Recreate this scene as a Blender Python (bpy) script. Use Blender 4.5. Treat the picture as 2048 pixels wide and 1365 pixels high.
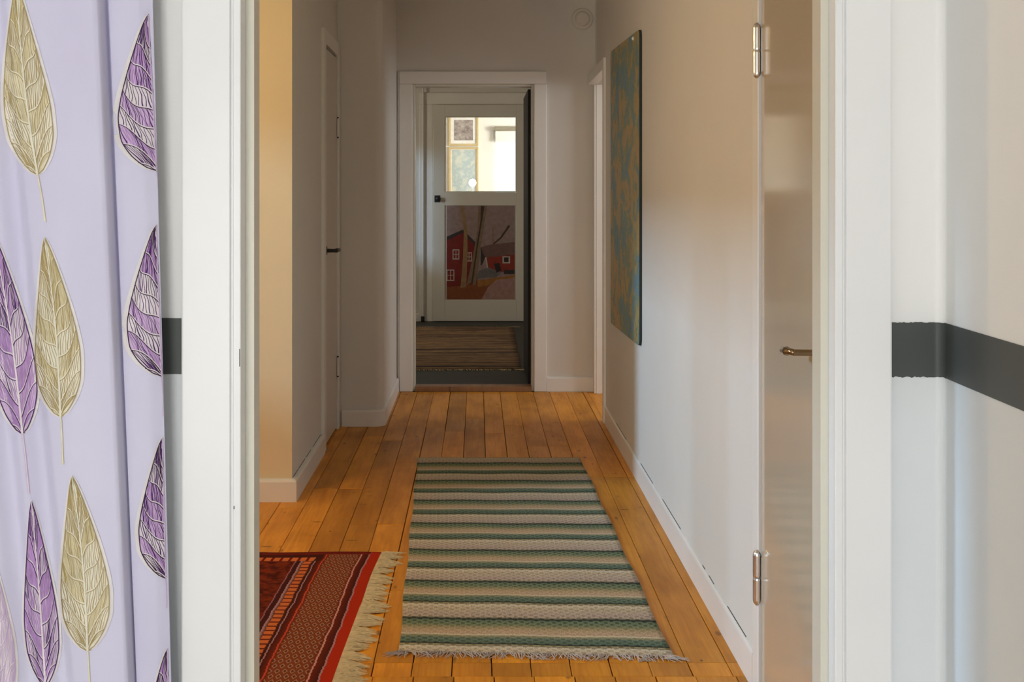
import bpy, bmesh, math, random
from mathutils import Vector, Matrix

for o in list(bpy.data.objects):
    bpy.data.objects.remove(o, do_unlink=True)
SC = bpy.context.scene
COL = SC.collection
PI = math.pi

# ------------------------------------------------------------------ camera
F = 2300.0            # focal length in pixels of the 2048 wide frame
VX, VY = 955.0, 390.0 # vanishing point of the hall
EYE = 1.29
cam_d = bpy.data.cameras.new('camera')
cam_d.sensor_width = 36.0
cam_d.lens = 36.0 * F / 2048.0
cam_d.shift_x = (1024 - VX) / 2048.0
cam_d.shift_y = -(682.5 - VY) / 2048.0
cam_d.clip_start = 0.02
cam = bpy.data.objects.new('camera', cam_d)
cam.location = (0, 0, EYE)
cam.rotation_euler = (PI / 2, 0, 0)
COL.objects.link(cam)
SC.camera = cam

# ------------------------------------------------------------------ world, lights, exposure
SC.view_settings.view_transform = 'Standard'
SC.view_settings.look = 'None'
SC.view_settings.gamma = 1.0
SC.view_settings.use_curve_mapping = False
SC.view_settings.exposure = 0.0

w = bpy.data.worlds.new('sky')
SC.world = w
w.use_nodes = True
bg = w.node_tree.nodes['Background']
bg.inputs[0].default_value = (0.96, 0.98, 1.0, 1)
bg.inputs[1].default_value = 1.6


def area(name, loc, target, sx, sy, power, col, spread=PI):
    d = bpy.data.lights.new(name, 'AREA')
    d.shape = 'RECTANGLE'
    d.size, d.size_y = sx, sy
    d.energy = power
    d.color = col
    d.spread = spread
    o = bpy.data.objects.new(name, d)
    o.location = loc
    o.rotation_euler = (Vector(target) - Vector(loc)).to_track_quat('-Z', 'Y').to_euler()
    COL.objects.link(o)
    return o


# daylight by the windows around the hall; the veranda side light is added
area('window_light_near_room', (-0.85, -3.65, 0.80), (0.3, 1.6, 1.25), 1.5, 1.0, 88, (1.0, 0.995, 0.98))
area('window_light_alcove', (-9.0, 2.7, 3.8), (-0.5, 3.8, 0.9), 1.1, 0.9, 600, (0.44, 0.71, 1.0))
area('window_light_side_room', (3.4, 6.2, 2.0), (0.5, 7.2, 0.7), 1.2, 1.2, 30, (0.95, 0.97, 1.0))
area('window_light_back_room', (-2.45, 9.9, 1.7), (0.4, 10.4, 0.9), 0.6, 0.8, 26, (1.0, 0.84, 0.60))
area('fill_light_veranda', (3.3, 12.3, 1.9), (-0.2, 14.4, 1.6), 1.2, 1.2, 175, (1.0, 0.95, 0.90))  # added from the side to brighten the veranda's far wall

# ------------------------------------------------------------------ material helpers


class NT:
    def __init__(self, name):
        self.m = bpy.data.materials.new(name)
        self.m.use_nodes = True
        self.t = self.m.node_tree
        self.b = self.t.nodes['Principled BSDF']

    def n(self, typ, **kw):
        nd = self.t.nodes.new(typ)
        for k, v in kw.items():
            setattr(nd, k, v)
        return nd

    def l(self, a, b):
        self.t.links.new(a, b)

    def math(self, op, a, b=None, c=None):
        nd = self.n('ShaderNodeMath', operation=op)
        for i, v in enumerate((a, b, c)):
            if v is None:
                continue
            if isinstance(v, (int, float)):
                nd.inputs[i].default_value = v
            else:
                self.l(v, nd.inputs[i])
        return nd.outputs[0]

    def mix(self, fac, a, b, blend='MIX'):
        nd = self.n('ShaderNodeMix', data_type='RGBA', blend_type=blend)
        for s, v in ((nd.inputs[0], fac), (nd.inputs[6], a), (nd.inputs[7], b)):
            if isinstance(v, (int, float)):
                s.default_value = v
            elif isinstance(v, tuple):
                s.default_value = v if len(v) == 4 else v + (1,)
            else:
                self.l(v, s)
        return nd.outputs[2]

    def ramp(self, fac, stops, interp='LINEAR'):
        nd = self.n('ShaderNodeValToRGB')
        cr = nd.color_ramp
        cr.interpolation = interp
        while len(cr.elements) < len(stops):
            cr.elements.new(0.5)
        for e, (p, c) in zip(cr.elements, stops):
            e.position = p
            e.color = tuple(c) + (1,) if len(c) == 3 else c
        self.l(fac, nd.inputs[0])
        return nd.outputs[0]

    def noise(self, vec, scale, detail=3, rough=0.5, dist=0.0):
        nd = self.n('ShaderNodeTexNoise')
        nd.inputs['Scale'].default_value = scale
        nd.inputs['Detail'].default_value = detail
        nd.inputs['Roughness'].default_value = rough
        nd.inputs['Distortion'].default_value = dist
        if vec is not None:
            self.l(vec, nd.inputs['Vector'])
        return nd.outputs[0]

    def pos(self):
        return self.n('ShaderNodeNewGeometry').outputs['Position']

    def mapping(self, vec, scale=(1, 1, 1), loc=(0, 0, 0), rot=(0, 0, 0)):
        nd = self.n('ShaderNodeMapping')
        nd.inputs['Scale'].default_value = scale
        nd.inputs['Location'].default_value = loc
        nd.inputs['Rotation'].default_value = rot
        self.l(vec, nd.inputs['Vector'])
        return nd.outputs[0]

    def sep(self, vec):
        nd = self.n('ShaderNodeSeparateXYZ')
        self.l(vec, nd.inputs[0])
        return nd.outputs

    def col(self, v):
        if isinstance(v, tuple):
            self.b.inputs['Base Color'].default_value = v if len(v) == 4 else v + (1,)
        else:
            self.l(v, self.b.inputs['Base Color'])

    def rough(self, v):
        if isinstance(v, (int, float)):
            self.b.inputs['Roughness'].default_value = v
        else:
            self.l(v, self.b.inputs['Roughness'])

    def bump(self, h, strength=0.2, dist=0.002):
        nd = self.n('ShaderNodeBump')
        nd.inputs['Strength'].default_value = strength
        nd.inputs['Distance'].default_value = dist
        self.l(h, nd.inputs['Height'])
        self.l(nd.outputs[0], self.b.inputs['Normal'])


def s2l(r, g, b):
    f = lambda c: ((c / 255 + 0.055) / 1.055) ** 2.4 if c > 10 else c / 255 / 12.92
    return (f(r), f(g), f(b))


def paint(name, c, rough=0.5, bump=0.12, scale=260, spec=0.5, tint=0.03):
    t = NT(name)
    p = t.pos()
    n1 = t.noise(p, 2.3, 4)
    lo = tuple(max(0, x * (1 - tint)) for x in c)
    hi = tuple(min(1, x * (1 + tint)) for x in c)
    t.col(t.ramp(n1, [(0.3, lo), (0.7, hi)]))
    t.rough(rough)
    t.b.inputs['Specular IOR Level'].default_value = spec
    t.bump(t.noise(t.mapping(p, (1, 1, 0.25)), scale, 2), bump, 0.001)
    return t.m


def plain(name, c, rough=0.5, metal=0.0, var=0.06, scale=30):
    t = NT(name)
    n1 = t.noise(t.pos(), scale, 3)
    t.col(t.ramp(n1, [(0.3, tuple(x * (1 - var) for x in c)), (0.7, tuple(min(1, x * (1 + var)) for x in c))]))
    t.rough(rough)
    t.b.inputs['Metallic'].default_value = metal
    return t.m


M = {}


def weave_wall(name, up, low=None, split=1.07):
    """wall paint over fine woven glass-fibre wallpaper; optional second colour below a dado line"""
    t = NT(name)
    p = t.pos()
    n1 = t.noise(p, 1.7, 4)
    c_up = t.ramp(n1, [(0.3, tuple(x * 0.97 for x in up)), (0.7, tuple(min(1, x * 1.03) for x in up))])
    if low:
        c_lo = t.ramp(n1, [(0.3, tuple(x * 0.97 for x in low)), (0.7, tuple(min(1, x * 1.03) for x in low))])
        z = t.sep(p)[2]
        t.col(t.mix(t.math('LESS_THAN', z, split), c_up, c_lo))
    else:
        t.col(c_up)
    t.rough(0.62)
    a = t.noise(t.mapping(p, (420, 420, 60)), 1.0, 2)
    b = t.noise(t.mapping(p, (60, 60, 420)), 1.0, 2)
    t.bump(t.math('ADD', a, b), 0.16, 0.0009)
    return t.m


M['wall'] = weave_wall('hall_wall_paint', (0.72, 0.69, 0.635))
M['wall_yellow'] = weave_wall('alcove_wall_yellow', (0.76, 0.64, 0.42))
M['wall_near'] = weave_wall('near_room_wall_paint', (0.84, 0.84, 0.825), (0.73, 0.758, 0.772))
M['trim_near'] = paint('near_gloss_white', (0.83, 0.835, 0.84), 0.38, 0.05, 90)
M['trim'] = paint('hall_trim_white', (0.82, 0.79, 0.74), 0.34, 0.06, 120)
M['jamb'] = paint('jamb_cream', (0.68, 0.65, 0.55), 0.4, 0.05, 120)
M['ceiling'] = paint('ceiling_white', (0.78, 0.76, 0.72), 0.7)
M['leaf_beige'] = paint('closet_door_beige_gloss', (0.56, 0.47, 0.35), 0.11, 0.0, 60, 0.55)
M['leaf_white'] = paint('closet_door_offwhite', (0.66, 0.61, 0.54), 0.32, 0.05, 100)
M['stripe'] = plain('dado_stripe_charcoal', s2l(68, 72, 70), 0.55, 0, 0.05, 14)
M['stripe_edge'] = plain('dado_stripe_edge_navy', s2l(44, 42, 92), 0.55)
M['steel'] = plain('hinge_steel', (0.78, 0.79, 0.80), 0.28, 1.0, 0.03)
M['brass'] = plain('handle_bronze', (0.30, 0.22, 0.13), 0.2, 1.0, 0.05)
M['black_metal'] = plain('handle_black', (0.012, 0.012, 0.014), 0.35, 0.0)
M['dark_leaf'] = plain('dark_stained_door', (0.007, 0.005, 0.004), 0.75, 0, 0.2, 8)
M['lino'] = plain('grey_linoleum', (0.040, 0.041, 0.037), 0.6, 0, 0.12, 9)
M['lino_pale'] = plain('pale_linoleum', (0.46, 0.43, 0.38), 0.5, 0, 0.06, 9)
M['subfloor'] = plain('subfloor_dark', (0.02, 0.012, 0.007), 0.9)
M['door_white'] = paint('glazed_door_white', (0.70, 0.67, 0.60), 0.35, 0.05, 100)
M['vent'] = paint('vent_cover_cream', (0.66, 0.62, 0.56), 0.5)
M['pin'] = plain('map_pin_white', (0.8, 0.8, 0.78), 0.3)
M['fringe'] = plain('fringe_cream', s2l(214, 196, 156), 0.9, 0, 0.14, 60)
M['fringe_grey'] = plain('fringe_grey', s2l(188, 176, 168), 0.9, 0, 0.12, 60)
M['gold_frame'] = plain('pale_gold_frame', (0.62, 0.48, 0.24), 0.4)
M['mat_white'] = plain('picture_mat', (0.85, 0.83, 0.78), 0.8)
M['veranda_wall'] = paint('veranda_white', (0.86, 0.84, 0.78), 0.6)
M['blind'] = plain('roller_blind_taupe', (0.30, 0.27, 0.2), 0.7)


def wood_mat(name, dark, mid, light, rough=0.42):
    t = NT(name)
    info = t.n('ShaderNodeObjectInfo')
    rnd = info.outputs['Random']
    p = t.pos()
    comb = t.n('ShaderNodeCombineXYZ')
    t.l(t.math('MULTIPLY', rnd, 37.0), comb.inputs[0])
    t.l(t.math('MULTIPLY', rnd, 91.0), comb.inputs[1])
    va = t.n('ShaderNodeVectorMath', operation='ADD')
    t.l(p, va.inputs[0]); t.l(comb.outputs[0], va.inputs[1])
    q = va.outputs[0]
    g = t.noise(t.mapping(q, (55, 2.2, 1)), 1.0, 5, 0.6, 1.2)
    blot = t.noise(t.mapping(q, (5, 1.6, 1)), 1.0, 4, 0.6)
    base = t.ramp(g, [(0.25, mid), (0.62, light), (0.8, mid)])
    base = t.mix(t.math('MULTIPLY', t.ramp(blot, [(0.42, (0, 0, 0)), (0.72, (1, 1, 1))]), 0.55), base, tuple(dark) + (1,))
    tone = t.math('ADD', t.math('MULTIPLY', rnd, 0.42), 0.78)
    sc = t.n('ShaderNodeVectorMath', operation='SCALE')
    t.l(base, sc.inputs[0]); t.l(tone, sc.inputs['Scale'])
    # knots
    v = t.n('ShaderNodeTexVoronoi')
    v.inputs['Scale'].default_value = 1.0
    t.l(t.mapping(q, (11, 4.5, 1)), v.inputs['Vector'])
    k = t.ramp(v.outputs['Distance'], [(0.05, (1, 1, 1)), (0.11, (0, 0, 0))])
    # worn dark spots
    s = t.noise(t.mapping(p, (20, 20, 1)), 1.0, 2, 0.7)
    sp = t.math('MULTIPLY', t.ramp(s, [(0.70, (0, 0, 0)), (0.78, (1, 1, 1))]), 0.5)
    c = t.mix(t.math('MULTIPLY', k, 0.6), sc.outputs[0], (dark[0] * .35, dark[1] * .3, dark[2] * .3, 1))
    c = t.mix(sp, c, (dark[0] * .5, dark[1] * .45, dark[2] * .4, 1))
    # short scratches lying across the boards, and small nail heads
    sv = t.n('ShaderNodeTexVoronoi'); sv.inputs['Scale'].default_value = 1.0
    t.l(t.mapping(p, (6.5, 26, 1)), sv.inputs['Vector'])
    scr = t.math('MULTIPLY', t.ramp(sv.outputs['Distance'], [(0.10, (1, 1, 1)), (0.17, (0, 0, 0))]), t.math('GREATER_THAN', t.sep(sv.outputs['Color'])[0], 0.80))
    c = t.mix(t.math('MULTIPLY', scr, 0.75), c, (dark[0] * .25, dark[1] * .22, dark[2] * .3, 1))
    nv = t.n('ShaderNodeTexVoronoi'); nv.inputs['Scale'].default_value = 1.0
    t.l(t.mapping(p, (14, 9, 1), (3, 5, 0)), nv.inputs['Vector'])
    nh = t.math('MULTIPLY', t.ramp(nv.outputs['Distance'], [(0.04, (1, 1, 1)), (0.07, (0, 0, 0))]), t.math('GREATER_THAN', t.sep(nv.outputs['Color'])[1], 0.55))
    c = t.mix(t.math('MULTIPLY', nh, 0.8), c, (dark[0] * .15, dark[1] * .15, dark[2] * .2, 1))
    t.col(c)
    t.rough(t.math('ADD', t.math('MULTIPLY', blot, 0.25), rough - 0.1))
    t.bump(g, 0.1, 0.001)
    return t.m


M['pine'] = wood_mat('pine_floor_varnished', (0.22, 0.060, 0.006), (0.60, 0.212, 0.011), (0.78, 0.325, 0.022), 0.42)
M['pine'].node_tree.nodes['Principled BSDF'].inputs['Specular IOR Level'].default_value = 0.35
M['sill_wood'] = wood_mat('threshold_redwood', (0.13, 0.05, 0.02), (0.26, 0.11, 0.045), (0.32, 0.15, 0.06))

# ------------------------------------------------------------------ mesh helpers


def mk(name, verts, faces, mat, parent=None, smooth=False, mats=None, fm=None, kind=None):
    vs = [Vector(v) for v in verts]
    lo = Vector((min(v.x for v in vs), min(v.y for v in vs), min(v.z for v in vs)))
    hi = Vector((max(v.x for v in vs), max(v.y for v in vs), max(v.z for v in vs)))
    org = Vector(((lo.x + hi.x) / 2, (lo.y + hi.y) / 2, lo.z))
    me = bpy.data.meshes.new(name)
    me.from_pydata([v - org for v in vs], [], faces)
    for m in (mats or [mat]):
        me.materials.append(M[m] if isinstance(m, str) else m)
    if fm:
        me.polygons.foreach_set('material_index', fm)
    if smooth:
        me.polygons.foreach_set('use_smooth', [True] * len(me.polygons))
    me.update()
    o = bpy.data.objects.new(name, me)
    COL.objects.link(o)
    if parent is not None:
        o.parent = parent
        base = Vector(parent.get('_w', (0, 0, 0)))
        o.location = org - base
    else:
        o.location = org
    o['_w'] = tuple(org)
    if kind:
        o['kind'] = kind
    return o


def empty(name, loc, parent=None):
    o = bpy.data.objects.new(name, None)
    o.empty_display_size = 0.05
    COL.objects.link(o)
    if parent is not None:
        o.parent = parent
        o.location = Vector(loc) - Vector(parent['_w'])
    else:
        o.location = loc
    o['_w'] = tuple(loc)
    return o


def tag(o, label=None, cat=None, group=None, kind=None):
    if label: o['label'] = label
    if cat: o['category'] = cat
    if group: o['group'] = group
    if kind: o['kind'] = kind
    return o


class B:
    """collects geometry"""
    def __init__(self):
        self.v, self.f, self.m = [], [], []

    def add(self, vs, fs, mi=0):
        k = len(self.v)
        self.v += [tuple(v) for v in vs]
        self.f += [tuple(i + k for i in f) for f in fs]
        self.m += [mi] * len(fs)
        return self

    def box(self, x0, x1, y0, y1, z0, z1, bev=0.0, mi=0, seg=2):
        bm = bmesh.new()
        r = bmesh.ops.create_cube(bm, size=1)
        for v in bm.verts:
            v.co = Vector((x0 + (v.co.x + .5) * (x1 - x0), y0 + (v.co.y + .5) * (y1 - y0), z0 + (v.co.z + .5) * (z1 - z0)))
        if bev:
            bmesh.ops.bevel(bm, geom=bm.edges[:], offset=bev, segments=seg, affect='EDGES', profile=0.5)
        bm.verts.ensure_lookup_table()
        bm.verts.index_update()
        self.add([v.co for v in bm.verts], [[v.index for v in f.verts] for f in bm.faces], mi)
        bm.free()
        return self

    def prism(self, poly, z0, z1, mi=0, axis='z'):
        n = len(poly)
        a = sum(poly[i][0] * poly[(i + 1) % n][1] - poly[(i + 1) % n][0] * poly[i][1] for i in range(n))
        if a < 0:
            poly = poly[::-1]
        if axis == 'z':
            vs = [(x, y, z0) for x, y in poly] + [(x, y, z1) for x, y in poly]
        elif axis == 'x':   # poly in (y,z)
            vs = [(z0, x, y) for x, y in poly] + [(z1, x, y) for x, y in poly]
        else:               # axis y, poly in (x,z)
            vs = [(x, z0, y) for x, y in poly] + [(x, z1, y) for x, y in poly]
            vs = vs[n:] + vs[:n]
        fs = [tuple(range(n))[::-1], tuple(range(n, 2 * n))]
        fs += [(i, (i + 1) % n, (i + 1) % n + n, i + n) for i in range(n)]
        return self.add(vs, fs, mi)

    def tube(self, pts, rad, seg=8, mi=0, caps=True):
        pts = [Vector(p) for p in pts]
        rads = rad if isinstance(rad, (list, tuple)) else [rad] * len(pts)
        rings = []
        prev = None
        for i, p in enumerate(pts):
            d = (pts[min(i + 1, len(pts) - 1)] - pts[max(i - 1, 0)])
            d = d.normalized() if d.length > 1e-9 else Vector((0, 0, 1))
            up = prev if prev is not None else (Vector((0, 0, 1)) if abs(d.z) < 0.9 else Vector((1, 0, 0)))
            a = d.cross(up)
            a = a.normalized() if a.length > 1e-6 else d.orthogonal().normalized()
            b = a.cross(d).normalized()
            prev = b
            rings.append([p + (a * math.cos(2 * PI * k / seg) + b * math.sin(2 * PI * k / seg)) * rads[i] for k in range(seg)])
        vs = [v for r in rings for v in r]
        fs = []
        for i in range(len(rings) - 1):
            for k in range(seg):
                k2 = (k + 1) % seg
                fs.append((i * seg + k, (i + 1) * seg + k, (i + 1) * seg + k2, i * seg + k2))
        if caps:
            fs.append(tuple(range(seg)))
            fs.append(tuple((len(rings) - 1) * seg + k for k in range(seg))[::-1])
        return self.add(vs, fs, mi)

    def lathe(self, prof, origin, axis, seg=24, mi=0):
        axis = Vector(axis).normalized()
        a = axis.orthogonal().normalized()
        b = axis.cross(a)
        o = Vector(origin)
        vs, fs = [], []
        for r, h in prof:
            for k in range(seg):
                an = 2 * PI * k / seg
                vs.append(o + axis * h + (a * math.cos(an) + b * math.sin(an)) * r)
        for i in range(len(prof) - 1):
            for k in range(seg):
                k2 = (k + 1) % seg
                fs.append((i * seg + k, i * seg + k2, (i + 1) * seg + k2, (i + 1) * seg + k))
        fs.append(tuple(range(seg))[::-1])
        fs.append(tuple((len(prof) - 1) * seg + k for k in range(seg)))
        return self.add(vs, fs, mi)

    def out(self, name, mat, parent=None, smooth=False, kind=None, mats=None):
        return mk(name, self.v, self.f, mat, parent, smooth, mats, self.m if mats else None, kind)


def struct(o):
    o['kind'] = 'structure'
    return o


def P(px, py, Y):
    return ((px - VX) * Y / F, EYE - (py - VY) * Y / F)


# ------------------------------------------------------------------ near room (where the camera stands)
YN = 1.60
H = 2.65
oxl, oxr = -0.3256, 0.4919      # casing inner edges
fxl, fxr = -0.3132, 0.4810      # frame inner edges
RX0, RX1 = 0.650, 0.585         # slightly slanting right side wall


def rwx(y):
    return 0.648 - (1.60 - y) * 0.03 if y > 1.2 else 0.636


cor = []
for k in range(9):  # coved corner
    a = PI / 2 * k / 8
    r = 0.013
    cor.append((rwx(1.6) - r + r * math.sin(a), 1.60 - r + r * math.cos(a)))
poly = [(-2.3, 1.60)] + [(-0.36, 1.60), (-0.36, 1.656), (-2.3, 1.656)]
wn = struct(B().prism(poly, 0, H).out('wall_near_left', 'wall_near'))
poly = [(0.53, 1.656), (0.53, 1.60)] + cor + [(rwx(1.2001), 1.2), (rwx(-3.7), -3.7), (0.95, -3.7), (0.95, 1.50), (0.725, 1.656)]
wr = struct(B().prism(poly, 0, H).out('wall_near_right', 'wall_near'))
struct(B().box(-0.36, 0.53, 1.60, 1.656, 2.10, H).out('wall_near_lintel', 'wall_near'))


def stripe(o_parent, path, z0, z1, jit, name, off=0.0012):
    """painted dado stripe following a path of XY points, hand painted edges"""
    rnd = random.Random(5)
    vs, fs = [], []
    n = len(path)
    for i, (x, y, nx, ny, j) in enumerate(path):
        a = z0 + rnd.uniform(-1, 1) * j
        b = z1 + rnd.uniform(-1, 1) * j * 0.6
        for d in (0.0004, off):
            vs += [(x + nx * d, y + ny * d, a), (x + nx * d, y + ny * d, b)]
    for i in range(n - 1):
        k, q = 4 * i, 4 * i + 4
        fs += [(k + 2, q + 2, q + 3, k + 3), (k + 3, q + 3, q + 1, k + 1), (k, q, q + 2, k + 2)]
    fs += [(0, 2, 3, 1), (4 * n - 4, 4 * n - 3, 4 * n - 1, 4 * n - 2)]
    return mk(name, vs, fs, 'stripe', o_parent)


path = []
for i in range(24):
    path.append((0.5706 + i * (0.628 - 0.5706) / 23, 1.60, 0, -1, 0.0011))
for (x, y), k in zip(cor, range(9)):
    a = PI / 2 * k / 8
    path.append((x, y, -math.sin(a), -math.cos(a), 0.0006))
for i in range(1, 30):
    y = 1.58 - i * 0.05
    path.append((rwx(y), y, -1, 0, 0.00005))
stripe(wr, path, 1.0365, 1.1125, 0, 'painted_stripe')
path = [(-0.62 + i * 0.01, 1.60, 0, -1, 0.0003) for i in range(21)] + [(-0.4085, 1.60, 0, -1, 0.0003)]
stripe(wn, path, 1.0405, 1.1185, 0, 'painted_stripe')
# thin navy undercoat showing where the stripe meets the casing
B().box(0.5704, 0.5722, 1.5984, 1.5992, 1.0375, 1.111).out('stripe_edge', 'stripe_edge', wr)
B().box(-0.4092, -0.4075, 1.5984, 1.5992, 1.041, 1.118).out('stripe_edge', 'stripe_edge', wn)


def arc(cx, cy, r, a0, a1, n):
    return [(cx + r * math.cos(a0 + (a1 - a0) * k / n), cy + r * math.sin(a0 + (a1 - a0) * k / n)) for k in range(n + 1)]


def near_casing(sign, xin, xout, name):
    # profile seen from above, s runs from the inner edge outwards
    wd = abs(xout - xin)
    pr = [(0.0, 1.612), (0.0, 1.5815), (0.001, 1.5805), (0.0095, 1.5805), (0.0105, 1.5815), (0.0115, 1.5845), (0.0135, 1.5845),
          (0.0145, 1.5810), (0.0155, 1.5800), (wd - 0.003, 1.5800), (wd - 0.0008, 1.5808), (wd, 1.583), (wd, 1.5998), (0.034, 1.5998), (0.034, 1.612)]
    poly = [(xin + sign * s, y) for s, y in pr]
    return struct(B().prism(poly, 0, 2.15).out(name, 'trim_near'))


tl = near_casing(-1, oxl, -0.4074, 'trim_1')
tr = near_casing(1, oxr, 0.5702, 'trim_2')
struct(B().box(oxl + .0, oxr, 1.580, 1.5998, 2.06, 2.15, 0.003).out('trim_3', 'trim_near'))


def near_frame(sign, x, name):
    pr = [(0.0, 1.6125), (0.0, 1.648)] + [(0.004 - 0.004 * math.cos(a), 1.652 + 0.004 * math.sin(a)) for a in (0.4, 0.8, 1.2, 1.57)] + [(0.0425, 1.656), (0.0425, 1.6125)]
    poly = [(x + sign * s, y) for s, y in pr]
    return struct(B().prism(poly, 0, 2.06).out(name, 'jamb'))


near_frame(-1, fxl, 'trim_4')
near_frame(1, fxr, 'trim_5')
# chipped paint marks on the casing
for (x, y, z, sx, sz) in ((-0.3345, 1.5796, 0.86, 0.0006, 0.0022), (-0.3268, 1.5799, 1.066, 0.0006, 0.012)):
    B().box(x - sx, x + sx, y, y + 0.0006, z - sz, z + sz).out('paint_chip', 'black_metal', tl)

# shell of the near room behind the camera with its window wall
struct(B().box(-2.3, 0.95, -3.7, 1.656, -0.05, -0.0005).out('floor_near_room', 'lino_pale'))
struct(B().box(-2.4, -2.3, -3.7, 1.656, 0, H).out('wall_near_room_side', 'wall_near'))
b = B()
b.box(-2.4, -1.65, -3.82, -3.7, 0, H).box(-0.05, 1.1, -3.82, -3.7, 0, H)
b.box(-1.65, -0.05, -3.82, -3.7, 0, 0.25).box(-1.65, -0.05, -3.82, -3.7, 1.34, H)
struct(b.out('wall_near_room_back', 'wall_near'))
struct(B().box(-2.62, 3.1, -3.82, 14.5, H, H + 0.12).out('ceiling', 'ceiling'))

# ------------------------------------------------------------------ hall shell
XR = 0.725
# right wall in pieces around the two door openings
struct(B().box(XR, 0.86, 1.658, 2.13, 0, H).out('wall_right_front', 'wall'))
wrm = struct(B().box(XR, 0.86, 2.905, 6.55, 0, H).out('wall_right', 'wall'))
B().box(XR, 0.86, 2.13, 2.905, 2.045, H).out('lintel', 'wall', wrm)
struct(B().box(0.86, 0.90, 1.95, 3.1, 0, H).out('wall_closet_back', 'wall'))
wre = struct(B().box(0.772, 0.90, 6.55, 7.46, 2.005, H).out('wall_right_end', 'wall'))
B().box(0.772, 0.93, 7.46, 7.55, 0, H).out('jamb_post', 'trim', wre)

# left walls: one solid mass with the closet niche and a rounded corner
poly = [(-2.5, 4.855), (-0.781, 4.855), (-0.781, 5.80), (-0.84, 5.80), (-0.84, 6.345), (-0.781, 6.345), (-0.781, 6.41)]
poly += [(-0.575 + 0.045 * math.sin(a), 6.455 - 0.045 * math.cos(a)) for a in [PI / 2 * k / 10 for k in range(11)]]
poly += [(-0.53, 7.55), (-2.5, 7.55)]
wl = struct(B().prism(poly, 0, H).out('wall_left', 'wall'))
B().box(-0.84, -0.781, 5.80, 6.345, 2.055, H).out('lintel', 'wall', wl)

# far wall with the doorway
fw = struct(B().box(-0.62, -0.422, 7.55, 7.67, 0, H).box(0.367, 0.93, 7.55, 7.67, 0, H).box(-0.422, 0.367, 7.55, 7.67, 2.017, H).out('wall_far', 'wall'))

# alcove on the left with its window
b = B()
wy0, wy1, wz0, wz1 = 1.85, 4.75, 1.05, 2.05
b.box(-2.62, -2.5, 1.656, wy0, 0, H).box(-2.62, -2.5, wy1, 4.855, 0, H).box(-2.62, -2.5, wy0, wy1, 0, wz0).box(-2.62, -2.5, wy0, wy1, wz1, H)
struct(b.out('wall_alcove', 'wall_yellow'))
struct(B().box(-2.4995, -0.7812, 4.8452, 4.8548, 0, H).out('wall_alcove_far', 'wall_yellow'))
w2 = struct(empty('window_2', (-2.56, 3.05, wz0)))
for y in (wy0 + .03, (wy0 + wy1) / 2, wy1 - .03):
    B().box(-2.59, -2.54, y - .03, y + .03, wz0 + .002, wz1 - .002, 0.004).out('frame_post', 'trim', w2)
for z in (wz0 + .03, wz1 - .03):
    B().box(-2.588, -2.542, wy0 + .061, wy1 - .061, z - .028, z + .028, 0.004).out('frame_rail', 'trim', w2)

# glass ball lamp under the alcove ceiling, out of the picture
lamp = tag(empty('ceiling_lamp', (-1.55, 3.35, 2.2)), 'warm ceiling lamp in the alcove left of the hall', 'lamp')
B().tube([(-1.55, 3.35, 2.645), (-1.55, 3.35, 2.36)], 0.006, 8).out('cord', 'black_metal', lamp)
B().lathe([(0.05, 0), (0.05, 0.02), (0.03, 0.04)], (-1.55, 3.35, 2.6485), (0, 0, -1), 20).out('ceiling_cup', 'trim', lamp)
B().lathe([(0.03, 0.0), (0.04, 0.03), (0.12, 0.10), (0.15, 0.17), (0.145, 0.172), (0.112, 0.104), (0.03, 0.034)], (-1.55, 3.35, 2.36), (0, 0, -1), 28).out('shade', 'trim', lamp, smooth=True)
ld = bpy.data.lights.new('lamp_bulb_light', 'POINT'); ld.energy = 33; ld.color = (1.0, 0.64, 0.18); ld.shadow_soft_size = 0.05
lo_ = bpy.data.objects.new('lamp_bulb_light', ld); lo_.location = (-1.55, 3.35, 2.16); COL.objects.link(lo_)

# ------------------------------------------------------------------ floor boards
fl = struct(B().box(-2.5, 0.90, 1.656, 7.67, -0.06, -0.020).out('floor', 'subfloor'))
rb = random.Random(11)
PITCH, X0 = 0.108, 0.038


def board(x0, x1, y0, y1):
    g = rb.choice((0.0009, 0.0013, 0.0020, 0.0026))
    g2 = rb.choice((0.0006, 0.0009, 0.0014))
    B().box(x0 + g, x1 - g2, y0 + 0.0010, y1 - 0.0010, -0.0195, rb.uniform(-0.0008, 0.0), 0.0012, seg=1).out('floor_board', 'pine', fl)


for i in range(-22, 7):
    xa, xb = X0 + PITCH * i, X0 + PITCH * (i + 1)
    xb = min(xb, 0.722)
    if xb - xa < 0.02:
        continue
    yend = 7.53 if xb > -0.80 else 4.86
    # end joints
    if xa < -1.15:
        cuts = []
    else:
        cuts = []
        y = 3.17 + rb.uniform(0.5, 1.6)
        while y < yend - 0.5:
            cuts.append(y)
            y += rb.uniform(0.9, 1.9)
    if -0.62 < xa < -0.36: cuts = [4.50] + [c for c in cuts if c > 5.2]
    if -0.74 < xa < -0.60: cuts = [5.05] + [c for c in cuts if c > 5.7]
    if xa > 0.44: cuts = [5.26]
    if 0.2 < xa < 0.44: cuts = [5.9]
    ys = [3.17] + cuts + [yend]
    for a, c in zip(ys[:-1], ys[1:]):
        board(xa, xb, a, c)
    if xa > -1.2:
        board(xa, xb, 3.08, 3.17)
        board(xa + 0.006, min(xb + 0.006, 0.722), 1.66, 3.08)
    else:
        board(xa, xb, 1.66, 3.17)

# ------------------------------------------------------------------ baseboards


def base_profile(t, h):
    # (depth from wall, z)
    return [(0, 0), (t, 0), (t, h - 0.012), (t * 0.85, h - 0.005), (t * 0.45, h - 0.001), (0.0, h)]


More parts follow.
